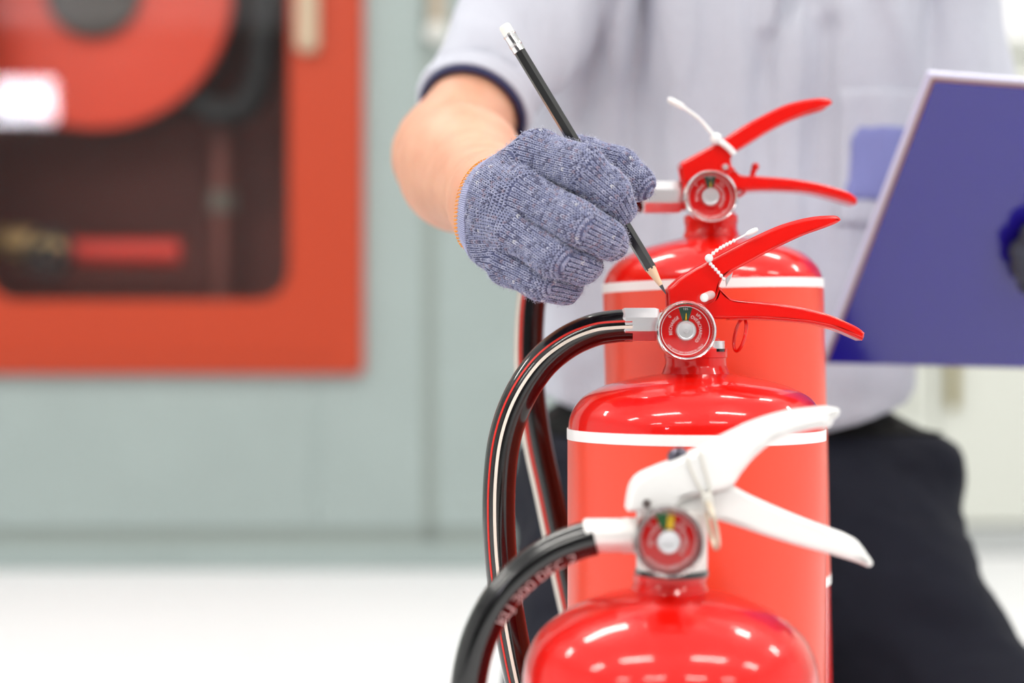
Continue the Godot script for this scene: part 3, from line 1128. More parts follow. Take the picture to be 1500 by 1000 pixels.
func set_front_extinguisher() -> void:
	var d := 0.93
	var root := extinguisher({"d": d, "cx": 981.5, "cy": 1000.0, "r": 0.0781, "tilt": 0.0, "label_top": 1042.0, "label_low": 1400.0,
		"label": "nearest red extinguisher, with white levers and a silver valve, cut off by the frame",
		"shoulder": [[861, 52], [864, 60], [872, 95], [884, 128], [902, 162], [926, 191], [955, 208], [985, 215], [1010, 216]], "neck": [838.0, 866.0, 52.0]})
	var silver := mat(Color(0.95, 0.94, 0.93), 0.5, 0.5)
	var s := Soup.new()
	s.lathe([[0.0, -0.017], [0.0188, -0.017], [0.0188, 0.014], [0.017, 0.016], [0.0, 0.016]], 40, Transform3D(Basis(), at(984, 789, d)))
	s.tube(PackedVector3Array([at(984, 784, d), at(912, 784, d)]), 0.0095, 20)
	var vb := part("valve_body", s, silver, root, 40.0, "silver valve body")
	s = Soup.new()
	s.lathe([[0.0, -0.0016], [0.0196, -0.0016], [0.0196, 0.0016], [0.0, 0.0016]], 40, Transform3D(Basis(), at(984, 837, d)))
	part("seal_ring", s, black_rubber, vb)
	s = moulded([[919.5, 749], [922, 730], [927, 712], [939, 698], [965, 686], [992, 675.3], [1036, 654.6], [1080, 632.6], [1115, 617], [1159, 604], [1199, 598.7], [1222, 597], [1231, 600], [1230, 608], [1222, 616], [1217, 625], [1194.4, 628], [1159, 637], [1132.8, 648], [1106, 670], [1086, 694], [1071, 714], [1036, 724], [1001, 733], [985, 747], [950, 752]], d, 0.030, 0.0028)
	part("squeeze_lever", s, paint_white, root, 50.0, "upper white lever")
	s = moulded([[932, 746], [960, 738], [1010, 730], [1040, 722], [1073, 713], [1102, 727], [1146, 747], [1190, 765], [1225, 778], [1251, 788], [1262, 798], [1272, 812], [1280, 825], [1274, 831], [1256, 824], [1212, 811], [1168, 799.5], [1124, 786], [1080, 771], [1053, 763], [1030, 760], [980, 764], [940, 762]], d + 0.003, 0.026, 0.0028)
	part("carry_handle", s, paint_white, root, 50.0, "lower white lever")
	s = Soup.new()
	s.lathe([[0.0, -0.008], [0.0055, -0.008], [0.0058, 0.0], [0.0052, 0.004], [0.003, 0.0058], [0.0, 0.006]], 24, Transform3D(Basis(Vector3.BACK, deg_to_rad(18)), at(994, 672, d + 0.004)))
	part("bolt", s, mat(Color(0.36, 0.35, 0.40), 0.3, 0.8), root, 40.0, "dark grey bolt head")
	s = Soup.new()
	s.lathe([[0.0, -0.003], [0.0022, -0.003], [0.0022, 0.0012], [0.0, 0.0016]], 16, Transform3D(Basis(Vector3.RIGHT, PI / 2), at(947, 737, d - 0.015)))
	part("rivet", s, mat(Color(0.5, 0.46, 0.45), 0.3, 0.8), root)
	# clear tie round the levers, with its clasp and the pin's ring
	s = Soup.new()
	s.tube(smooth(line([[1006, 668], [1010, 682], [1018, 700], [1029, 722], [1036, 735]], d - 0.0158), 4), 0.0009, 8)
	s.tube(smooth(line([[1025, 659], [1030, 680], [1036, 700], [1040, 718], [1041, 735]], d - 0.0158), 4), 0.0009, 8)
	s.box(Vector3(0.0058, 0.0105, 0.004), 0.0012, Transform3D(Basis(Vector3.BACK, 0.2), at(1037, 736, d - 0.017)))
	part("seal_tie", s, mat(Color(0.86, 0.85, 0.82), 0.3), root, 50.0, "pale clear plastic seal tie")
	s = Soup.new()
	var loop := PackedVector3Array()
	for k in 33:
		var a := TAU * k / 32.0
		loop.append(at(1043 + 5.0 * cos(a) - 7.0 * sin(a), 770 - 33.0 * sin(a) * -1.0, d - 0.0185 - 0.006 * cos(a)) + Vector3(0.0, 0.0, 0.0))
	for k in 33:
		var a := TAU * k / 32.0
		loop[k] = at(1043 + 5.0 * cos(a) + 7.0 * sin(a), 770 + 33.0 * sin(a), d - 0.0185 - 0.006 * cos(a))
	s.tube(loop, 0.0013, 8)
	part("safety_pin_ring", s, mat(Color(0.85, 0.80, 0.72), 0.3, 0.5), root)
	gauge(root, 979.5, 793.0, 0.894, 0.0179, true, 83.0)
	hose_fitting(root, 925, 854, 784, 25, d, mat(Color(0.95, 0.94, 0.93), 0.45, 0.5), 32)
	var p := smooth(line([[870, 787], [845, 794], [808, 810], [768, 838], [732, 877], [706, 925], [691, 975], [684, 1030], [684, 1100], [690, 1180]], d), 8)
	s = Soup.new()
	var hr := 0.0096
	s.tube(p, hr, 32)
	var h := part("hose", s, black_rubber, root, 60.0, "black hose with pale printed letters")
	s = Soup.new()
	var fr := hose_frames(p)
	var text := "KLJ 300 DEC 2"
	var run := 0.0
	var size := 0.0098
	var total := 0.0
	for c in text:
		total += glyph(c)[1] * size
	var want := total
	var k := text.length() - 1
	var start := 0.012
	p = smooth(p, 12)
	fr = hose_frames(p)
	for i in range(1, p.size()):
		run += p[i].distance_to(p[i - 1])
		while k >= 0 and run >= start + (total - want) + glyph(text[k])[1] * size / 2:
			var a := deg_to_rad(-44.0)
			var nn: Vector3 = fr[i][1] * cos(a) + fr[i][2] * sin(a)
			var right: Vector3 = -fr[i][0]
			var up := nn.cross(right)
			put_glyph(s, text[k], Transform3D(Basis(right * size, up * size, nn * size), p[i] + nn * (hr + 0.0002)))
			want -= glyph(text[k])[1] * size
			k -= 1
	part("lettering", s, mat(Color(0.85, 0.78, 0.78), 0.5), h)
	nozzle(root, p, 0.0105)


# ---------------------------------------------------------------- pencil

func set_pencil() -> void:
	var a := at(738, 37, 1.096)      # eraser end
	var b := at(976, 431, 1.0835)    # point
	var t := (b - a).normalized()
	var len := a.distance_to(b)
	var x := t.cross(Vector3.BACK).normalized()
	var z := x.cross(t)
	var root := thing("pencil", "black hexagonal pencil with a white eraser, held in the knitted glove", "pencil", b)
	var xf := Transform3D(Basis(x, t, z), a) * Transform3D(Basis(Vector3.UP, deg_to_rad(18)), Vector3.ZERO)
	var s := Soup.new()
	var hr := 0.0038
	s.lathe([[0.0, 0.019], [hr, 0.019], [hr, len - 0.0195], [hr * 0.93, len - 0.018], [0.0, len - 0.018]], 6, xf)
	part("shaft", s, mat(Color(0.045, 0.047, 0.05), 0.3, 0.0, {"clearcoat_enabled": true, "clearcoat": 0.7, "clearcoat_roughness": 0.15}), root, 20.0)
	s = Soup.new()
	s.lathe([[0.0, len - 0.0190], [hr * 0.90, len - 0.0190], [0.0013, len - 0.0065], [0.0, len - 0.0065]], 24, xf)
	part("wood_cone", s, mat(Color(0.91, 0.78, 0.65), 0.6), root)
	s = Soup.new()
	s.lathe([[0.0, len - 0.0070], [0.00135, len - 0.0070], [0.0003, len - 0.0004], [0.0, len]], 16, xf)
	part("lead", s, mat(Color(0.30, 0.31, 0.33), 0.35, 0.5), root)
	s = Soup.new()
	var prof := [[0.0, 0.0065], [0.0039, 0.0065]]
	for k in 5:
		var y0 := 0.0068 + 0.0007 * k + (0.0055 if k > 1 else 0.0)
		prof.append_array([[0.0039, y0], [0.0043, y0 + 0.0002], [0.0043, y0 + 0.0004], [0.0039, y0 + 0.0006]])
	prof.append_array([[0.0040, 0.0195], [0.0, 0.0195]])
	s.lathe(prof, 32, xf)
	part("ferrule", s, chrome, root, 30.0)
	s = Soup.new()
	s.lathe([[0.0, 0.0], [0.0030, 0.0], [0.0036, 0.0008], [0.0037, 0.002], [0.0037, 0.0072], [0.0, 0.0072]], 24, xf)
	part("eraser", s, mat(Color(0.95, 0.93, 0.90), 0.7), root)


# ---------------------------------------------------------------- the worker

const HAND := 1.085

func hp(px: float, py: float, mm: float) -> Vector3:
	return at(px, py, HAND + mm * 0.001)


func set_person() -> void:
	var root := thing("person", "kneeling worker in a grey shirt, dark trousers and knitted gloves, pointing a pencil", "person", Vector3(0.21, 0.0, -1.72))
	var inv := root.transform.affine_inverse()
	var cx := 0.21
	var sr := at(815, -46, 1.62)       # shoulder, elbow, wrist of the arm with the pencil
	var er := at(656, 228, 1.40)
	var wr := at(735, 300, 1.125)
	var sl := at(1325, -55, 1.69)      # and of the arm with the clipboard
	var el := Vector3(0.455, 0.565, -1.66)
	var board := make_board()
	var wl: Vector3 = board * Vector3(0.245, -0.145, 0.028)
	var hip_r := Vector3(0.122, 0.37, -1.75)
	var hip_l := Vector3(0.300, 0.37, -1.75)
	var kn_r := Vector3(0.045, 0.095, -1.42)
	var kn_l := Vector3(0.420, 0.097, -1.43)
	var an_r := Vector3(0.075, 0.05, -1.82)
	var an_l := Vector3(0.40, 0.05, -1.84)
	var neck := Vector3(0.20, 0.95, -1.69)
	# the body: one skin from the head to the feet, clothes lie over it
	var bones := [
		[hip_r, kn_r, 0.075, 0.05], [hip_l, kn_l, 0.075, 0.05], [kn_r, an_r, 0.048, 0.03], [kn_l, an_l, 0.048, 0.03],
		[an_r, an_r + Vector3(0, -0.015, -0.11), 0.03, 0.022], [an_l, an_l + Vector3(0, -0.015, -0.11), 0.03, 0.022],
		[Vector3(cx - 0.06, 0.42, -1.74), Vector3(cx - 0.075, 0.78, -1.74), 0.080, 0.072], [Vector3(cx + 0.06, 0.42, -1.74), Vector3(cx + 0.075, 0.78, -1.74), 0.080, 0.072],
		[Vector3(cx, 0.80, -1.73), neck, 0.07, 0.05], [neck, neck + Vector3(-0.005, 0.07, 0.03), 0.05, 0.048],
		[Vector3(cx - 0.02, 0.86, -1.72), sr, 0.05, 0.045], [Vector3(cx + 0.02, 0.86, -1.72), sl, 0.05, 0.045],
		[sr, er, 0.043, 0.0370], [er, er.lerp(wr, 0.3), 0.037, 0.0405], [er.lerp(wr, 0.3), wr, 0.0405, 0.0275],
		[sl, el, 0.044, 0.034], [el, wl, 0.036, 0.026], [wl, board * Vector3(0.255, -0.14, 0.02), 0.026, 0.02],
		[wr, hp(748, 300, 10), 0.027, 0.02],
	]
	var skin := mat(Color(0.88, 0.67, 0.56), 0.5, 0.0, {"subsurf_scatter_enabled": true, "subsurf_scatter_strength": 0.25})
	skin.albedo_texture = noise_tex(0.02, 21, Color(0.92, 0.86, 0.84), Color(1, 1, 1))
	skin.uv1_triplanar = true
	skin.uv1_scale = Vector3(6, 6, 6)
	var body := Nets.new(bones, 0.0085, 0.012)
	var hc := Vector3(0.18, 1.10, -1.63)       # the head bends down to the extinguishers
	var fwd := Vector3(-0.25, -0.45, 0.86).normalized()
	var upv := (Vector3.UP - fwd * fwd.y).normalized()
	var sid := upv.cross(fwd)
	var h := func(x: float, y: float, z: float) -> Vector3: return hc + sid * x + upv * y + fwd * z
	var skull := [[h.call(0, 0.02, -0.02), h.call(0, 0.03, 0.02), 0.076, 0.072], [h.call(0, -0.02, 0.02), h.call(0, -0.085, 0.055), 0.062, 0.036],
		[h.call(0, 0.005, 0.088), h.call(0, -0.035, 0.108), 0.008, 0.014], [h.call(-0.03, 0.02, 0.078), h.call(0.03, 0.02, 0.078), 0.014, 0.014],
		[h.call(-0.02, -0.062, 0.082), h.call(0.02, -0.062, 0.082), 0.011, 0.011], [h.call(-0.076, 0.01, -0.01), h.call(-0.078, -0.03, -0.005), 0.014, 0.009],
		[h.call(0.076, 0.01, -0.01), h.call(0.078, -0.03, -0.005), 0.014, 0.009], [h.call(0, -0.04, -0.03), neck, 0.055, 0.052]]
	hold("body", body.mesh(inv, [Nets.new(skull, 0.005, 0.006)]), skin, root, "bare forearm and skin")
	var hair := Nets.new([[h.call(0, 0.045, -0.03), h.call(0, 0.05, 0.01), 0.082, 0.074], [h.call(0, -0.01, -0.05), h.call(0, 0.03, -0.04), 0.07, 0.075]], 0.007, 0.006,
		func(p: Vector3, f: float) -> float: return maxf(f + 0.002 * sin(p.x * 260.0) * sin(p.z * 230.0), (p - hc).dot(fwd) * 0.8 - (p - hc).dot(upv) * 0.6 - 0.012))
	hold("hair", hair.mesh(inv), mat(Color(0.06, 0.05, 0.045), 0.6), root)
	for x in [-0.030, 0.030]:
		var e := Soup.new()
		e.ball(0.0125, Transform3D(Basis(), h.call(x, 0.002, 0.0735)), 20)
		var eye := part("eye", e, mat(Color(0.9, 0.88, 0.86), 0.25), root)
		e = Soup.new()
		e.ball(0.006, Transform3D(Basis(), h.call(x, 0.000, 0.0815)), 16)
		part("iris", e, mat(Color(0.10, 0.06, 0.04), 0.2), eye)
		e = Soup.new()
		e.tube(smooth(PackedVector3Array([h.call(x - 0.018, 0.024, 0.086), h.call(x, 0.030, 0.0905), h.call(x + 0.018, 0.024, 0.086)]), 4), 0.0035, 8)
		part("eyebrow", e, mat(Color(0.06, 0.05, 0.045), 0.7), root)
	var lip := Soup.new()
	lip.tube(smooth(PackedVector3Array([h.call(-0.022, -0.064, 0.088), h.call(0, -0.061, 0.0945), h.call(0.022, -0.064, 0.088)]), 5), [0.001, 0.002, 0.003, 0.0035, 0.004, 0.004, 0.004, 0.0035, 0.003, 0.002, 0.001], 10)
	part("lips", lip, mat(Color(0.70, 0.38, 0.34), 0.5), root)
	set_shirt(root, inv, cx, sr, er, sl, el, neck)
	set_trousers(root, inv, cx, hip_r, hip_l, kn_r, kn_l, an_r, an_l)
	set_pencil_glove(root, inv, wr, er)
	set_board_glove(root, inv, board, wl)


func set_shirt(root: Node3D, inv: Transform3D, cx: float, sr: Vector3, er: Vector3, sl: Vector3, el: Vector3, neck: Vector3) -> void:
	var cloth := mat(Color(0.775, 0.785, 0.83), 0.9, 0.0, {"rim_enabled": true, "rim": 0.25, "rim_tint": 0.5})
	cloth.albedo_texture = noise_tex(0.12, 31, Color(0.93, 0.93, 0.94), Color(1, 1, 1), 2)
	cloth.uv1_triplanar = true
	cloth.uv1_scale = Vector3(14, 3, 14)
	var hem_r := sr.lerp(er, 0.80)
	var hem_l := sl.lerp(el, 0.70)
	var ax_r := (er - sr).normalized()
	var ax_l := (el - sl).normalized()
	var folds := FastNoiseLite.new()
	folds.noise_type = FastNoiseLite.TYPE_SIMPLEX_SMOOTH
	folds.seed = 5
	folds.frequency = 1.0
	folds.fractal_octaves = 2
	var bones := [
		[Vector3(cx - 0.082, 0.455, -1.725), Vector3(cx - 0.095, 0.78, -1.72), 0.100, 0.102], [Vector3(cx + 0.082, 0.455, -1.725), Vector3(cx + 0.095, 0.78, -1.72), 0.100, 0.102],
		[Vector3(cx, 0.455, -1.70), Vector3(cx, 0.80, -1.71), 0.106, 0.100],
		[Vector3(cx, 0.82, -1.72), neck - Vector3(0, 0.02, 0), 0.10, 0.062],
		[Vector3(cx - 0.03, 0.85, -1.71), sr, 0.075, 0.063], [Vector3(cx + 0.03, 0.85, -1.71), sl, 0.075, 0.066],
		[Vector3(cx - 0.09, 0.77, -1.70), sr, 0.085, 0.06], [Vector3(cx + 0.09, 0.77, -1.70), sl, 0.085, 0.062],
		[sr, hem_r + ax_r * 0.03, 0.060, 0.0445], [sl, hem_l + ax_l * 0.03, 0.066, 0.060],
	]
	var arm_r := [sr, er, 0.046, 0.0375]
	var arm_l := [sl, el, 0.056, 0.050]
	var creases := []
	for v in [[888, -40, 852, 200, 0.010, 0.008], [945, -40, 920, 240, 0.010, 0.008], [915, -40, 890, 240, -0.004, 0.009], [1172, -40, 1118, 110, 0.008, 0.007], [1118, 60, 1112, 260, 0.004, 0.008],
			[1150, -40, 1100, 110, -0.003, 0.010], [1370, -40, 1366, 130, 0.011, 0.010], [1285, -40, 1345, 120, -0.005, 0.010], [1215, 40, 1190, 280, 0.005, 0.010], [1040, -40, 1050, 300, 0.004, 0.012]]:
		var from := at(v[0], v[1], 1.61)
		var upto := at(v[2], v[3], 1.61)
		creases.append([Vector2(from.x, from.y), Vector2(upto.x, upto.y), v[4], v[5]])
	var field := func(p: Vector3, f: float) -> float:
		var low := smoothstep(0.62, 0.46, p.y)
		f += 0.013 * folds.get_noise_3d(p.x * 12.0, p.y * 2.4 + p.x * 4.0, p.z * 11.0) + 0.004 * folds.get_noise_3d(p.x * 26.0, p.y * 6.0, p.z * 20.0)
		f -= 0.006 * low * folds.get_noise_3d(p.x * 14.0 + 7.0, p.y * 12.0, p.z * 14.0)
		# creases hanging from the armpit and the chest, and the ridges between them
		if p.z > -1.70 and p.y > 0.6:
			for w in creases:
				var g: Vector2 = w[1] - w[0]
				var q: Vector2 = Vector2(p.x, p.y) - w[0]
				var t := clampf(q.dot(g) / g.length_squared(), 0.0, 1.0)
				var e := q.distance_squared_to(g * t)
				f += 2.3 * w[2] * exp(-e / (w[3] * w[3])) * (1.0 - 0.7 * t)
		# ends cut at the hem and the sleeves, which are hollow inside
		f = maxf(f, 0.418 + 0.05 * absf(p.x - cx) * absf(p.x - cx) / 0.04 - p.y)
		var near_r := (p - sr).dot(ax_r)
		if p.distance_to(hem_r) < 0.080:
			f = maxf(f, (p - hem_r).dot(ax_r))
			if near_r > 0.0 and (p - hem_r).dot(ax_r) > -0.025:
				f = maxf(f, -capsule(p, arm_r))
		if p.distance_to(hem_l) < 0.085:
			f = maxf(f, (p - hem_l).dot(ax_l))
		return f
	var shirt := hold("shirt", Nets.new(bones, 0.0068, 0.016, field).mesh(inv), cloth, root, "light grey short sleeved shirt")
	# sleeve hem with a navy edge
	var x := ax_r.cross(Vector3.UP).normalized()
	var ring := Transform3D(Basis(x, ax_r, x.cross(ax_r)), hem_r)
	var s := Soup.new()
	s.hoop([[0.0415, -0.002], [0.0455, -0.002], [0.0460, 0.001], [0.0445, 0.003], [0.042, 0.003]], 64, ring)
	part("sleeve_edge", s, mat(Color(0.16, 0.18, 0.34), 0.8), shirt, 40.0, "navy sleeve edge")
	s = Soup.new()
	s.hoop([[0.042, -0.020], [0.0485, -0.019], [0.0475, -0.002], [0.042, -0.002]], 64, ring)
	part("sleeve_hem", s, cloth, shirt)
	# placket, pocket and collar follow the cloth
	var strip := func(p: Vector3, f: float) -> float:
		return maxf(field.call(p, f) - 0.003, maxf(absf(p.x - (0.255 - (0.86 - p.y) * 0.01)) - 0.016, -1.74 - p.z))
	hold("placket", Nets.new(bones, 0.0055, 0.016, strip, AABB(Vector3(0.21, 0.42, -1.72), Vector3(0.1, 0.50, 0.2))).mesh(inv), cloth, shirt)
	var a := at(1228, 130, 1.60)
	var b := at(1372, 330, 1.60)
	var pocket := func(p: Vector3, f: float) -> float:
		return maxf(field.call(p, f) - 0.004, maxf(absf(p.x - (a.x + b.x) / 2) - (b.x - a.x) / 2, absf(p.y - (a.y + b.y) / 2) - (a.y - b.y) / 2))
	var pk := Nets.new(bones, 0.0055, 0.016, pocket, AABB(Vector3(0.26, 0.58, -1.70), Vector3(0.2, 0.3, 0.2)))
	hold("pocket", pk.mesh(inv), cloth, shirt)
	var c := at(1250, 182, 1.60)
	var e := at(1368, 292, 1.60)
	var patch := func(p: Vector3, f: float) -> float:
		return maxf(field.call(p, f) - 0.0065, maxf(absf(p.x + (c.y - p.y) * 0.12 - (c.x + e.x) / 2) - (e.x - c.x) / 2, absf(p.y - (c.y + e.y) / 2) - (c.y - e.y) / 2))
	hold("pocket_patch", Nets.new(bones, 0.005, 0.016, patch, AABB(Vector3(0.26, 0.60, -1.70), Vector3(0.2, 0.3, 0.2))).mesh(inv), mat(Color(0.50, 0.52, 0.74), 0.8), shirt, "pale blue patch on the breast pocket")
	s = Soup.new()
	var up := Vector3(-0.05, 0.9, 0.4).normalized()
	var sx := up.cross(Vector3.BACK).normalized()
	s.hoop([[0.066, -0.012], [0.078, -0.014], [0.074, 0.012], [0.064, 0.03], [0.060, 0.03]], 48, Transform3D(Basis(sx, up, sx.cross(up)), neck + Vector3(0, -0.012, 0.004)))
	part("collar", s, cloth, shirt)


func set_trousers(root: Node3D, inv: Transform3D, cx: float, hip_r: Vector3, hip_l: Vector3, kn_r: Vector3, kn_l: Vector3, an_r: Vector3, an_l: Vector3) -> void:
	var cloth := mat(Color(0.085, 0.095, 0.142), 0.85, 0.0, {"metallic_specular": 0.35})
	var n := FastNoiseLite.new()
	n.noise_type = FastNoiseLite.TYPE_SIMPLEX_SMOOTH
	n.seed = 8
	n.frequency = 1.0
	var bones := [[Vector3(cx - 0.07, 0.37, -1.74), Vector3(cx - 0.075, 0.47, -1.725), 0.112, 0.097], [Vector3(cx + 0.07, 0.37, -1.74), Vector3(cx + 0.054, 0.46, -1.725), 0.112, 0.088],
		[Vector3(cx, 0.37, -1.73), Vector3(cx, 0.46, -1.715), 0.11, 0.10], [hip_l + Vector3(0.01, 0.0, 0.0), hip_l + Vector3(0.02, -0.035, 0.03), 0.092, 0.080],
		[hip_r + Vector3(-0.02, 0.0, 0.0), hip_r + Vector3(-0.02, 0.02, 0.03), 0.10, 0.085],
		[hip_l, kn_l, 0.098, 0.083], [Vector3(0.340, 0.395, -1.71), Vector3(0.395, 0.384, -1.69), 0.036, 0.040], [hip_r, kn_r, 0.098, 0.078], [kn_l, an_l, 0.075, 0.05], [kn_r, an_r, 0.075, 0.05]]
	var field := func(p: Vector3, f: float) -> float:
		f += 0.010 * n.get_noise_3d(p.x * 8.0, p.y * 20.0 + p.x * 6.0, p.z * 8.0) + 0.004 * n.get_noise_3d(p.x * 20.0, p.y * 40.0, p.z * 20.0)
		f += 0.022 * smoothstep(0.395, 0.458, p.y)
		f = maxf(f, 0.008 - p.y)
		return maxf(f, p.y - 0.458)
	var tr := hold("trousers", Nets.new(bones, 0.0085, 0.016, field).mesh(inv), cloth, root, "dark navy trousers")
	var band := func(p: Vector3, f: float) -> float: return maxf(field.call(p, f) - 0.004, absf(p.y - 0.438) - 0.018)
	hold("belt", Nets.new(bones, 0.006, 0.016, band, AABB(Vector3(-0.1, 0.41, -1.95), Vector3(0.6, 0.07, 0.45))).mesh(inv), mat(Color(0.04, 0.04, 0.042), 0.7, 0.0, {"metallic_specular": 0.3}), root, "black belt")
	for a in [an_r, an_l]:
		var shoe := Nets.new([[a + Vector3(0, -0.005, -0.02), a + Vector3(0, -0.008, -0.10), 0.040, 0.037], [a + Vector3(0, 0.005, 0.0), a + Vector3(0, 0.0, -0.03), 0.045, 0.042]], 0.007, 0.008)
		hold("shoe", shoe.mesh(inv), mat(Color(0.05, 0.05, 0.05), 0.4), root)


## The back of the clipboard: x runs to the right along its upper edge, y up its side, z out of its face; origin at its upper left corner.
func make_board() -> Transform3D:
	var tl := at(1361, 107, 1.37)
	var bl := at(1200, 533, 1.545)
	var v := bl - tl
	var best := Vector3.RIGHT
	var least := 1e9
	for k in 400:
		var u := Vector3(1.0, 0, 0)
		u.z = -0.9 + k * 0.0045
		u.y = -(v.x * u.x + v.z * u.z) / v.y
		u = u.normalized()
		var q := tl + u * 0.12
		var py := 500.0 - (q.y - EYE) / -q.z * FOCAL
		var px := 750.0 + q.x / -q.z * FOCAL
		var e := absf((py - 107.0) / (px - 1361.0) - 0.075)
		if e < least:
			least = e
			best = u
	var y := -v.normalized()
	return Transform3D(Basis(best, y, best.cross(y)), tl)


func set_board_glove(root: Node3D, inv: Transform3D, board: Transform3D, wl: Vector3) -> void:
	var v := at(1200, 533, 1.545) - board.origin
	var height := v.length()
	var wide := 0.225
	var face := 1.0 if board.basis.z.z > 0.0 else -1.0
	var c := thing("clipboard", "navy blue clipboard with pale worn edges held up at the right", "clipboard", board * Vector3(wide / 2, -height, 0), "", board.basis)
	var layers := [["board", 0.0, -0.0055, 0.0, 0.0012, mat(Color(0.80, 0.80, 0.90), 0.35)], ["worn_edge", 0.0035, 0.0, 0.0004, 0.0002, mat(Color(0.62, 0.47, 0.40), 0.7)],
		["cover", 0.0065, 0.0003, 0.0009, 0.0003, mat(Color(0.13, 0.09, 0.56), 0.16, 0.0, {"clearcoat_enabled": true, "clearcoat": 0.5, "clearcoat_roughness": 0.06})]]
	for l in layers:
		var s := Soup.new()
		s.extrude(rounded(l[1], -height + l[1] * 0.3, wide - l[1], -l[1], 0.002, 3), l[2] if face > 0 else -l[3], l[3] if face > 0 else -l[2], l[4], board)
		part(l[0], s, l[5], c)
	var s := Soup.new()
	s.box(Vector3(0.11, 0.02, 0.012), 0.003, board * Transform3D(Basis(), Vector3(wide / 2, -0.02, -0.012 * face)))
	part("clip", s, steel, c)
	# the glove that holds it: fingers on this side, thumb behind
	var on := func(px: float, py: float, off: float) -> Vector3:
		var o := Vector3(0, EYE, 0)
		var dir := (at(px, py, 1.0) - o)
		var t := (board.origin - o).dot(board.basis.z) / dir.dot(board.basis.z)
		return o + dir * t + board.basis.z * face * off
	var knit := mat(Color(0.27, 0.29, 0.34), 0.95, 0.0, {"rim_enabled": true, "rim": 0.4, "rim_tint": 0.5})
	var kn: Vector3 = on.call(1585, 385, 0.022)
	var bones := [[on.call(1487, 356, 0.0125), on.call(1525, 352, 0.020), 0.0105, 0.0115], [on.call(1525, 352, 0.020), on.call(1575, 355, 0.022), 0.0115, 0.013],
		[on.call(1489, 380, 0.0125), on.call(1528, 384, 0.020), 0.0105, 0.0115], [on.call(1528, 384, 0.020), on.call(1578, 384, 0.022), 0.0115, 0.013],
		[on.call(1499, 403, 0.0125), on.call(1533, 412, 0.019), 0.0100, 0.011], [on.call(1533, 412, 0.019), on.call(1580, 410, 0.022), 0.011, 0.013],
		[on.call(1503, 330, 0.0125), on.call(1538, 326, 0.019), 0.0100, 0.011], [on.call(1538, 326, 0.019), on.call(1580, 330, 0.022), 0.011, 0.013],
		[on.call(1582, 335, 0.020), on.call(1582, 405, 0.020), 0.016, 0.016], [kn, wl, 0.020, 0.032], [wl, wl.lerp(root.transform * (inv * Vector3(0.455, 0.565, -1.66)), 0.22), 0.033, 0.034],
		[on.call(1590, 350, 0.014), on.call(1615, 330, -0.006), 0.014, 0.012]]
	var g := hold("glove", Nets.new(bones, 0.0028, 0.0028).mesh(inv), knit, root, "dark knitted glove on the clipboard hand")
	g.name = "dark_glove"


# ---------------------------------------------------------------- the knitted glove

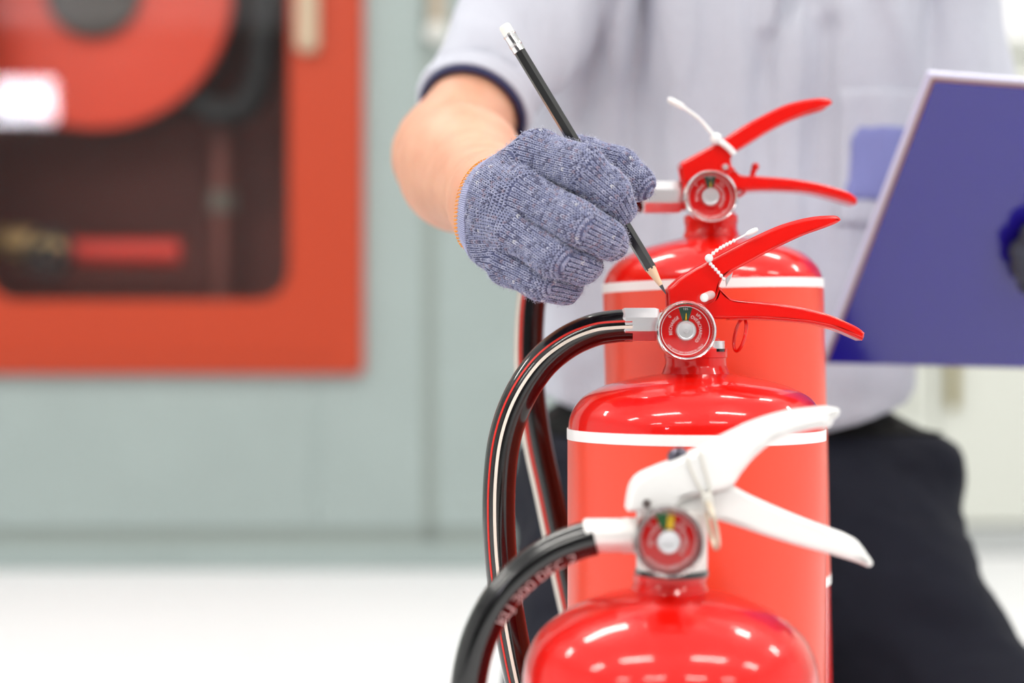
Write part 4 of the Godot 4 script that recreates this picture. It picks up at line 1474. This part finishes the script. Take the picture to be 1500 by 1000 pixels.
func set_pencil_glove(root: Node3D, inv: Transform3D, wr: Vector3, er: Vector3) -> void:
	var ax := Vector3(-0.80, 0.20, -0.55).normalized()        # out of the glove's mouth
	var rim := hp(736, 300, 28)
	rim -= ax * (rim - hp(684, 300, 13)).dot(ax)
	var groups := [
		[[hp(736, 301, 28), hp(746, 302, 12), 27.5, 28], [hp(720, 330, 12), hp(728, 350, 10), 19, 19], [hp(742, 280, 14), hp(788, 228, 2), 21, 15.5], [hp(728, 305, 10), hp(764, 285, -10), 21, 16], [hp(722, 325, 12), hp(754, 335, -11), 20, 15.5],
			[hp(722, 335, 16), hp(748, 384, -3), 18, 14], [hp(745, 300, 8), hp(800, 325, 6), 29, 22]],
		[[hp(788, 230, 0), hp(850, 247, -24), 15, 13.5], [hp(850, 247, -24), hp(892, 282, -22), 13.5, 12], [hp(892, 282, -22), hp(906, 304, -15), 12, 10.5]],
		[[hp(764, 285, -11), hp(840, 327, -34), 15, 13.5], [hp(840, 327, -34), hp(882, 347, -22), 13.5, 12], [hp(882, 347, -22), hp(893, 354, -9), 12, 11]],
		[[hp(754, 335, -12), hp(810, 373, -30), 14.5, 13], [hp(810, 373, -30), hp(848, 386, -18), 13, 11.5], [hp(848, 386, -18), hp(856, 386, -4), 11.5, 11]],
		[[hp(748, 384, -4), hp(792, 407, -18), 13.5, 12], [hp(792, 407, -18), hp(824, 415, -8), 12, 11], [hp(824, 415, -8), hp(832, 412, 4), 11, 10]],
		[[hp(765, 250, 26), hp(850, 232, 24), 16, 13], [hp(850, 232, 24), hp(905, 246, 25), 13, 12], [hp(905, 246, 25), hp(933, 268, 18), 12, 11]],
	]
	var bones := []
	for g in groups:
		for b in g:
			bones.append([b[0], b[1], b[2] * 0.001, b[3] * 0.001])
	var lump := FastNoiseLite.new()
	lump.seed = 4
	lump.frequency = 1.0
	lump.noise_type = FastNoiseLite.TYPE_SIMPLEX_SMOOTH
	var field := func(p: Vector3, f: float) -> float:
		# creases between neighbouring fingers
		var d := [1.0, 1.0, 1.0, 1.0, 1.0, 1.0]
		for k in groups.size():
			for b in groups[k]:
				d[k] = minf(d[k], capsule(p, [b[0], b[1], b[2] * 0.001, b[3] * 0.001]))
		for k in range(1, 5):
			var e: float = d[k] - d[k + 1 if k < 4 else 1] if k < 4 else d[1] - d[5]
			var own := minf(d[k], d[k + 1]) if k < 4 else minf(d[1], d[5])
			f += 0.0037 * exp(-e * e / 0.0000045) * smoothstep(-0.001, 0.005, d[0] - own) * smoothstep(0.006, 0.002, own)
		f += 0.0011 * lump.get_noise_3d(p.x * 60.0, p.y * 60.0, p.z * 60.0)
		return maxf(f, (p - rim).dot(ax))
	var net := Nets.new(bones, 0.0018, 0.0018, field)
	var yarn := mat(Color(0.38, 0.395, 0.53), 1.0, 0.0, {"rim_enabled": true, "rim": 0.5, "rim_tint": 0.6})
	var g := hold("knitted_glove", net.mesh(inv), yarn, root, "blue grey knitted glove gripping the pencil")
	# lay out the stitches: columns along each finger, rows round it
	var axes := []
	for k in groups.size():
		var a: Vector3 = groups[k][0][0]
		var b: Vector3 = groups[k][groups[k].size() - 1][1]
		if k == 0:
			a = hp(731, 297, 32)
			b = hp(775, 320, -8)
		axes.append([a, (b - a).normalized()])
	var st := PackedVector3Array()          # place, along, normal
	var along := PackedVector3Array()
	var norm := PackedVector3Array()
	var cw := 0.00265
	var rh := 0.00195
	for q in range(0, net.quads.size(), 4):
		var mid := (net.verts[net.quads[q]] + net.verts[net.quads[q + 2]]) / 2
		var n := (net.normals[net.quads[q]] + net.normals[net.quads[q + 2]]).normalized()
		if n.dot(ax) > 0.8 and (mid - rim).dot(ax) > -0.0015:
			continue
		var best := 0
		var least := 1e9
		var bone := [Vector3.ZERO, Vector3.ZERO]
		var start := 0.0
		for k in groups.size():
			var run := 0.0
			for b in groups[k]:
				var d := capsule(mid, [b[0], b[1], b[2] * 0.001, b[3] * 0.001])
				if d < least:
					least = d
					best = k
					bone = b
					start = run
				if k > 0:
					run += b[0].distance_to(b[1])
		var o: Vector3 = bone[0]
		var dir: Vector3 = (bone[1] - bone[0]).normalized()
		var rad: float = (bone[2] + bone[3]) * 0.0005
		if best == 0:
			o = axes[0][0]
			dir = axes[0][1]
			rad = 0.036
			start = 0.0
		var ref := (Vector3.UP - dir * dir.y).normalized()
		var bin := dir.cross(ref)
		var uv := []
		var first := 0.0
		for c in 4:
			var p: Vector3 = net.verts[net.quads[q + c]] - o
			var ang := atan2(p.dot(bin), p.dot(ref))
			if c == 0:
				first = ang
			elif ang - first > PI:
				ang -= TAU
			elif ang - first < -PI:
				ang += TAU
			uv.append(Vector2(ang * rad / cw, (p.dot(dir) + start) / rh))
		for t in [[0, 1, 2], [0, 2, 3]]:
			var a: Vector2 = uv[t[0]]
			var e1: Vector2 = uv[t[1]] - a
			var e2: Vector2 = uv[t[2]] - a
			var det := e1.cross(e2)
			if absf(det) < 1e-6:
				continue
			var lo := a.min(uv[t[1]]).min(uv[t[2]])
			var hi := a.max(uv[t[1]]).max(uv[t[2]])
			for i in range(ceili(lo.x), floori(hi.x) + 1):
				for j in range(ceili(lo.y), floori(hi.y) + 1):
					var r := Vector2(i, j) - a
					var s := r.cross(e2) / det
					var w := e1.cross(r) / det
					if s < 0.0 or w < 0.0 or s + w > 1.0:
						continue
					var p0: Vector3 = net.verts[net.quads[q + t[0]]]
					st.append(p0 + (net.verts[net.quads[q + t[1]]] - p0) * s + (net.verts[net.quads[q + t[2]]] - p0) * w)
					along.append(dir)
					norm.append(n)
	# one stitch: two slanting strands that meet in a V
	var v := Soup.new()
	for side in [-1.0, 1.0]:
		v.tube(PackedVector3Array([Vector3(side * 0.00012, -0.0011, 0.0), Vector3(side * 0.00040, -0.0005, 0.00050), Vector3(side * 0.00075, 0.0005, 0.00060), Vector3(side * 0.00100, 0.0013, 0.0001)]), [0.00022, 0.00046, 0.00048, 0.00026], 6)
	var rng := RandomNumberGenerator.new()
	rng.seed = 77
	var mm := MultiMesh.new()
	mm.transform_format = MultiMesh.TRANSFORM_3D
	mm.use_colors = true
	mm.mesh = v.mesh(70.0, Transform3D())
	mm.instance_count = st.size()
	for i in st.size():
		var n := norm[i]
		var y := (along[i] - n * n.dot(along[i]))
		if y.length() < 0.2:
			y = n.cross(Vector3.RIGHT)
		y = y.normalized()
		var x := y.cross(n)
		var b := Basis(x, y, n).rotated(n, rng.randf_range(-0.12, 0.12)).scaled(Vector3.ONE * rng.randf_range(0.92, 1.1))
		mm.set_instance_transform(i, Transform3D(inv.basis * b, inv * (st[i] + n * rng.randf_range(0.0, 0.0002))))
		var k := rng.randf()
		var c := Color(0.25, 0.27, 0.43).lerp(Color(0.47, 0.48, 0.64), rng.randf() * rng.randf())
		if k < 0.10:
			c = Color(0.14, 0.145, 0.25)
		elif k < 0.18:
			c = Color(0.30, 0.25, 0.35)
		elif k < 0.19:
			c = Color(0.60, 0.60, 0.68)
		mm.set_instance_color(i, c)
	var wool := mat(Color(1, 1, 1), 1.0, 0.0, {"vertex_color_use_as_albedo": true, "rim_enabled": true, "rim": 0.5, "rim_tint": 0.6})
	many("stitches", mm, wool, g, "knitted stitches of marled blue grey yarn")
	# loose fibres and pale specks of lint
	var f := Soup.new()
	f.tube(PackedVector3Array([Vector3(0, 0, -0.0003), Vector3(0.0001, 0.0003, 0.0009), Vector3(0.0004, 0.0008, 0.0016), Vector3(0.0012, 0.0012, 0.0022)]), 0.00006, 3)
	var fm := MultiMesh.new()
	fm.transform_format = MultiMesh.TRANSFORM_3D
	fm.use_colors = true
	fm.mesh = f.mesh(70.0, Transform3D())
	fm.instance_count = 9000
	for i in 9000:
		var j := rng.randi() % st.size()
		var n := norm[j]
		var x := n.cross(Vector3(rng.randf() - 0.5, rng.randf() - 0.5, rng.randf() - 0.5)).normalized()
		var b := Basis(x, n.cross(x), n).scaled(Vector3.ONE * rng.randf_range(0.6, 1.35))
		fm.set_instance_transform(i, Transform3D(inv.basis * b, inv * (st[j] + n * 0.0002)))
		fm.set_instance_color(i, Color(0.42, 0.44, 0.58).lerp(Color(0.75, 0.75, 0.82), rng.randf() * rng.randf()))
	many("wool_fuzz", fm, wool, g, "fine loose fibres")
	var l := Soup.new()
	l.ball(0.0005, Transform3D(Basis.from_scale(Vector3(1.0, 1.5, 0.6)), Vector3.ZERO), 6)
	var lm := MultiMesh.new()
	lm.transform_format = MultiMesh.TRANSFORM_3D
	lm.mesh = l.mesh(70.0, Transform3D())
	lm.instance_count = 45
	for i in 45:
		var j := rng.randi() % st.size()
		lm.set_instance_transform(i, Transform3D(Basis(norm[j], rng.randf() * TAU).scaled(Vector3.ONE * rng.randf_range(0.4, 0.95)), inv * (st[j] + norm[j] * 0.0007)))
	many("lint", lm, mat(Color(0.92, 0.92, 0.94), 0.9), g, "pale specks of lint")
	# the overlocked rim with its orange thread
	var cx := ax.cross(Vector3.UP).normalized()
	var cz := cx.cross(ax)
	var around := func(back: float) -> PackedVector3Array:
		var ring := PackedVector3Array()
		for k in 97:
			var a := TAU * k / 96.0
			var dir := cx * cos(a) + cz * sin(a)
			var lo := 0.0
			var hi := 0.06
			for it in 24:     # out to the skin of the glove
				var m := (lo + hi) / 2
				var p := rim - ax * (back + 0.0005) + dir * m
				var sum := 0.0
				for b in bones:
					sum += exp(-capsule(p, b) / 0.0018)
				if -0.0018 * log(sum) < 0.0:
					lo = m
				else:
					hi = m
			ring.append(rim - ax * back + dir * lo)
		return ring
	var s := Soup.new()
	var ring: PackedVector3Array = around.call(0.001)
	var rows := []
	for k in 5:
		rows.append(around.call(0.001 + 0.0024 * k))
	for k in 96:
		for j in 2:
			var strand := PackedVector3Array()
			for i in 5:
				var m: Vector3 = rows[i][k].lerp(rows[i][k + 1], 0.25 + 0.5 * j)
				strand.append(m + (m - rim).normalized() * 0.0008)
			s.tube(strand, 0.00062, 6)
	part("ribbed_rim", s, mat(Color(0.66, 0.67, 0.80), 1.0, 0.0, {"rim_enabled": true, "rim": 0.6, "rim_tint": 0.4}), g, 60.0, "paler ribbed rim")
	s = Soup.new()
	for k in 96:
		var m := ring[k].lerp(ring[k + 1], 0.5)
		var out := (m - rim).normalized()
		var side := out.cross(ax).normalized()
		s.tube(PackedVector3Array([m + out * 0.0022 - ax * 0.0016 - side * 0.0007, m + out * 0.0026 + ax * 0.0006, m + out * 0.001 + ax * 0.0024 + side * 0.0007]), 0.00042, 6)
	part("orange_thread", s, mat(Color(0.93, 0.58, 0.10), 0.8), g, 60.0, "orange overlock thread at the rim")


func many(called: String, mm: MultiMesh, m: Material, parent: Node3D, label: String) -> void:
	var o := MultiMeshInstance3D.new()
	o.name = called
	o.multimesh = mm
	o.material_override = m
	o.set_meta("kind", "stuff")
	o.set_meta("label", label)
	parent.add_child(o, true)
